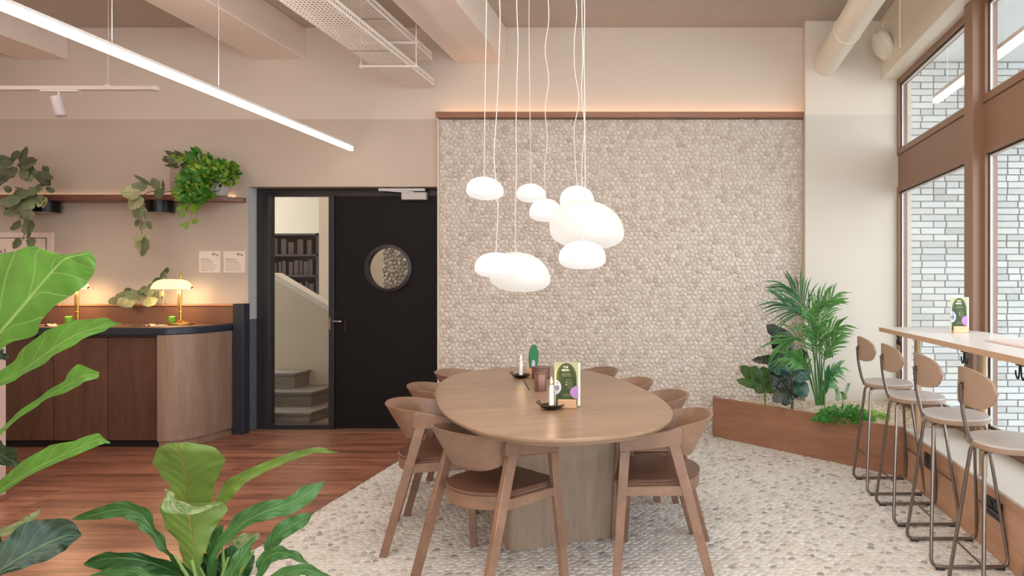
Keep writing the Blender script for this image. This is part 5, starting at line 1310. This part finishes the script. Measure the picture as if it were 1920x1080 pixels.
vine('reclining_vine', 'silvery vine with round veined leaves lying on the counter ledge behind the lamp', [
    (830, 80, 115, 110, 70, VD), (790, 130, 110, 100, 70, V), (720, 220, 130, 110, 70, VD), (680, 250, 110, 110, 80, V), (640, 300, 120, 110, 90, V), (600, 340, 110, 110, 90, V), (560, 400, 150, 130, 100, V), (520, 440, 170, 130, 110, V), (560, 480, 60, 130, 130, VP),
    (600, 470, 20, 110, 100, VP), (430, 400, 340, 120, 90, V), (420, 460, 190, 130, 110, V), (330, 470, 180, 160, 100, V), (280, 480, 110, 130, 130, VP), (350, 500, 130, 130, 110, VP), (160, 520, 170, 110, 90, VD), (300, 430, 250, 70, 80, VD), (720, 400, 60, 80, 60, VP), (760, 430, 80, 80, 60, VP), (640, 420, 30, 80, 70, V)],
    5.90, [(820, 90), (740, 230), (620, 400), (450, 480), (300, 520), (60, 530)], 7.2, (200, 490))
def pot(px, Y, r, z0, z1, mat, lab):
    t = thing('plant_pot', lab, 'pot', (px2x(px, Y), Y, z0)); h = z1-z0; m = MB()
    m.lathe([(0, 0), (r*.80, 0), (r*.9, h*.06), (r, h*.35), (r, h), (r-.008, h), (r-.008, h-.03), (0, h-.03)], 32); m.obj('pot_body', mat, t); return t
pot(343, 5.93, .088, 2.0735, 2.305, M_potg, 'tall grey-pink pot on the shelf, mostly behind the green foliage')
pot(404, 5.92, .100, 2.0735, 2.235, M_potw, 'low pale grey pot at the right end of the shelf')
def bush(name, lab, spots, trail, seed, mats, lw, n):
    t = thing(name, lab, 'plant'); r = random.Random(seed)
    for mi, mt in enumerate(mats):
        m = MB()
        for k in range(n):
            cx_, cy_, rx_, ry_, yy = spots[r.randrange(len(spots))]; a = r.random()*2*PI; q = math.sqrt(r.random())
            c = P(cx_+rx_*q*math.cos(a), cy_+ry_*q*math.sin(a), yy-.13*(1-q*q)**.5*r.random()); c.y = min(c.y, YW-.06)
            dv = Vector((math.cos(a)+r.uniform(-.7, .7), -.6+r.uniform(-.5, .5), -math.sin(a)*.8+r.uniform(-.5, .8))).normalized(); L = lw*r.uniform(.7, 1.3)
            leafmesh(m, [c, c+dv*L*.5, c+dv*L], [.001, L*.34, .001], [.001, L*.34, .001], (r.uniform(-.8, .8), -1, r.uniform(-.2, .9)), -.2, K=1, ns=2)
        tag(m.obj('foliage', mt, t, ang=80), kind='stuff')
    for path, lv in trail:
        pts = [P(x, y, 5.72) for x, y in path]; m = MB(); m.tube(smoothpath(pts, 4), .002, 5); m.obj('trailing_stem', M_stem, t)
        for x, y, a, l in lv:
            A_ = P(x, y, 5.71); an = math.radians(a); B_ = A_+Vector((math.cos(an), -.3, -math.sin(an)))*l*5.7/FOC; m = MB(); w2 = l*.42*5.7/FOC
            leafmesh(m, [A_, A_.lerp(B_, .3), A_.lerp(B_, .7), B_], [.002, w2, w2*.8, .001], [.002, w2, w2*.8, .001], (rnd.uniform(-.3, .3), -1, .3), -.2, K=2, ns=3)
            m.obj('leaf', mats[(len(lv)+int(x)) % 2], t, ang=80)
    return t
bush('trailing_ivy', 'bushy bright green trailing ivy spilling over the shelf from the grey pots',
     [(375, 325, 30, 28, 5.86), (360, 345, 24, 26, 5.80), (385, 345, 26, 24, 5.80), (372, 302, 24, 18, 5.88), (352, 362, 18, 12, 5.74), (378, 366, 20, 8, 5.74), (402, 318, 22, 18, 5.86)],
     [([(352, 372), (348, 395), (344, 410)], [(348, 378, 100, 16), (342, 384, 130, 14), (338, 396, 70, 13), (344, 396, 110, 12), (350, 386, 60, 14)]),
      ([(365, 372), (360, 400), (353, 425)], [(362, 380, 60, 16), (366, 386, 30, 14), (360, 392, 40, 14), (360, 412, 20, 15), (356, 416, 150, 10), (352, 422, 110, 9), (346, 422, 190, 9)])], 3, (M_iv, M_ivy2), .052, 420)
bush('trailing_ivy', 'lighter leafy plant drooping over the low pale pot', [(425, 318, 20, 14, 5.88), (432, 330, 14, 14, 5.84), (415, 322, 18, 12, 5.84)], [], 5, (M_iv, M_ivy2), .046, 150)
bush('spiky_shrub', 'thin spiky yellow-green plant in the tall grey pot', [(338, 303, 16, 10, 5.9), (328, 298, 10, 10, 5.9)], [], 6, (M_ivy2, M_vined), .055, 22)
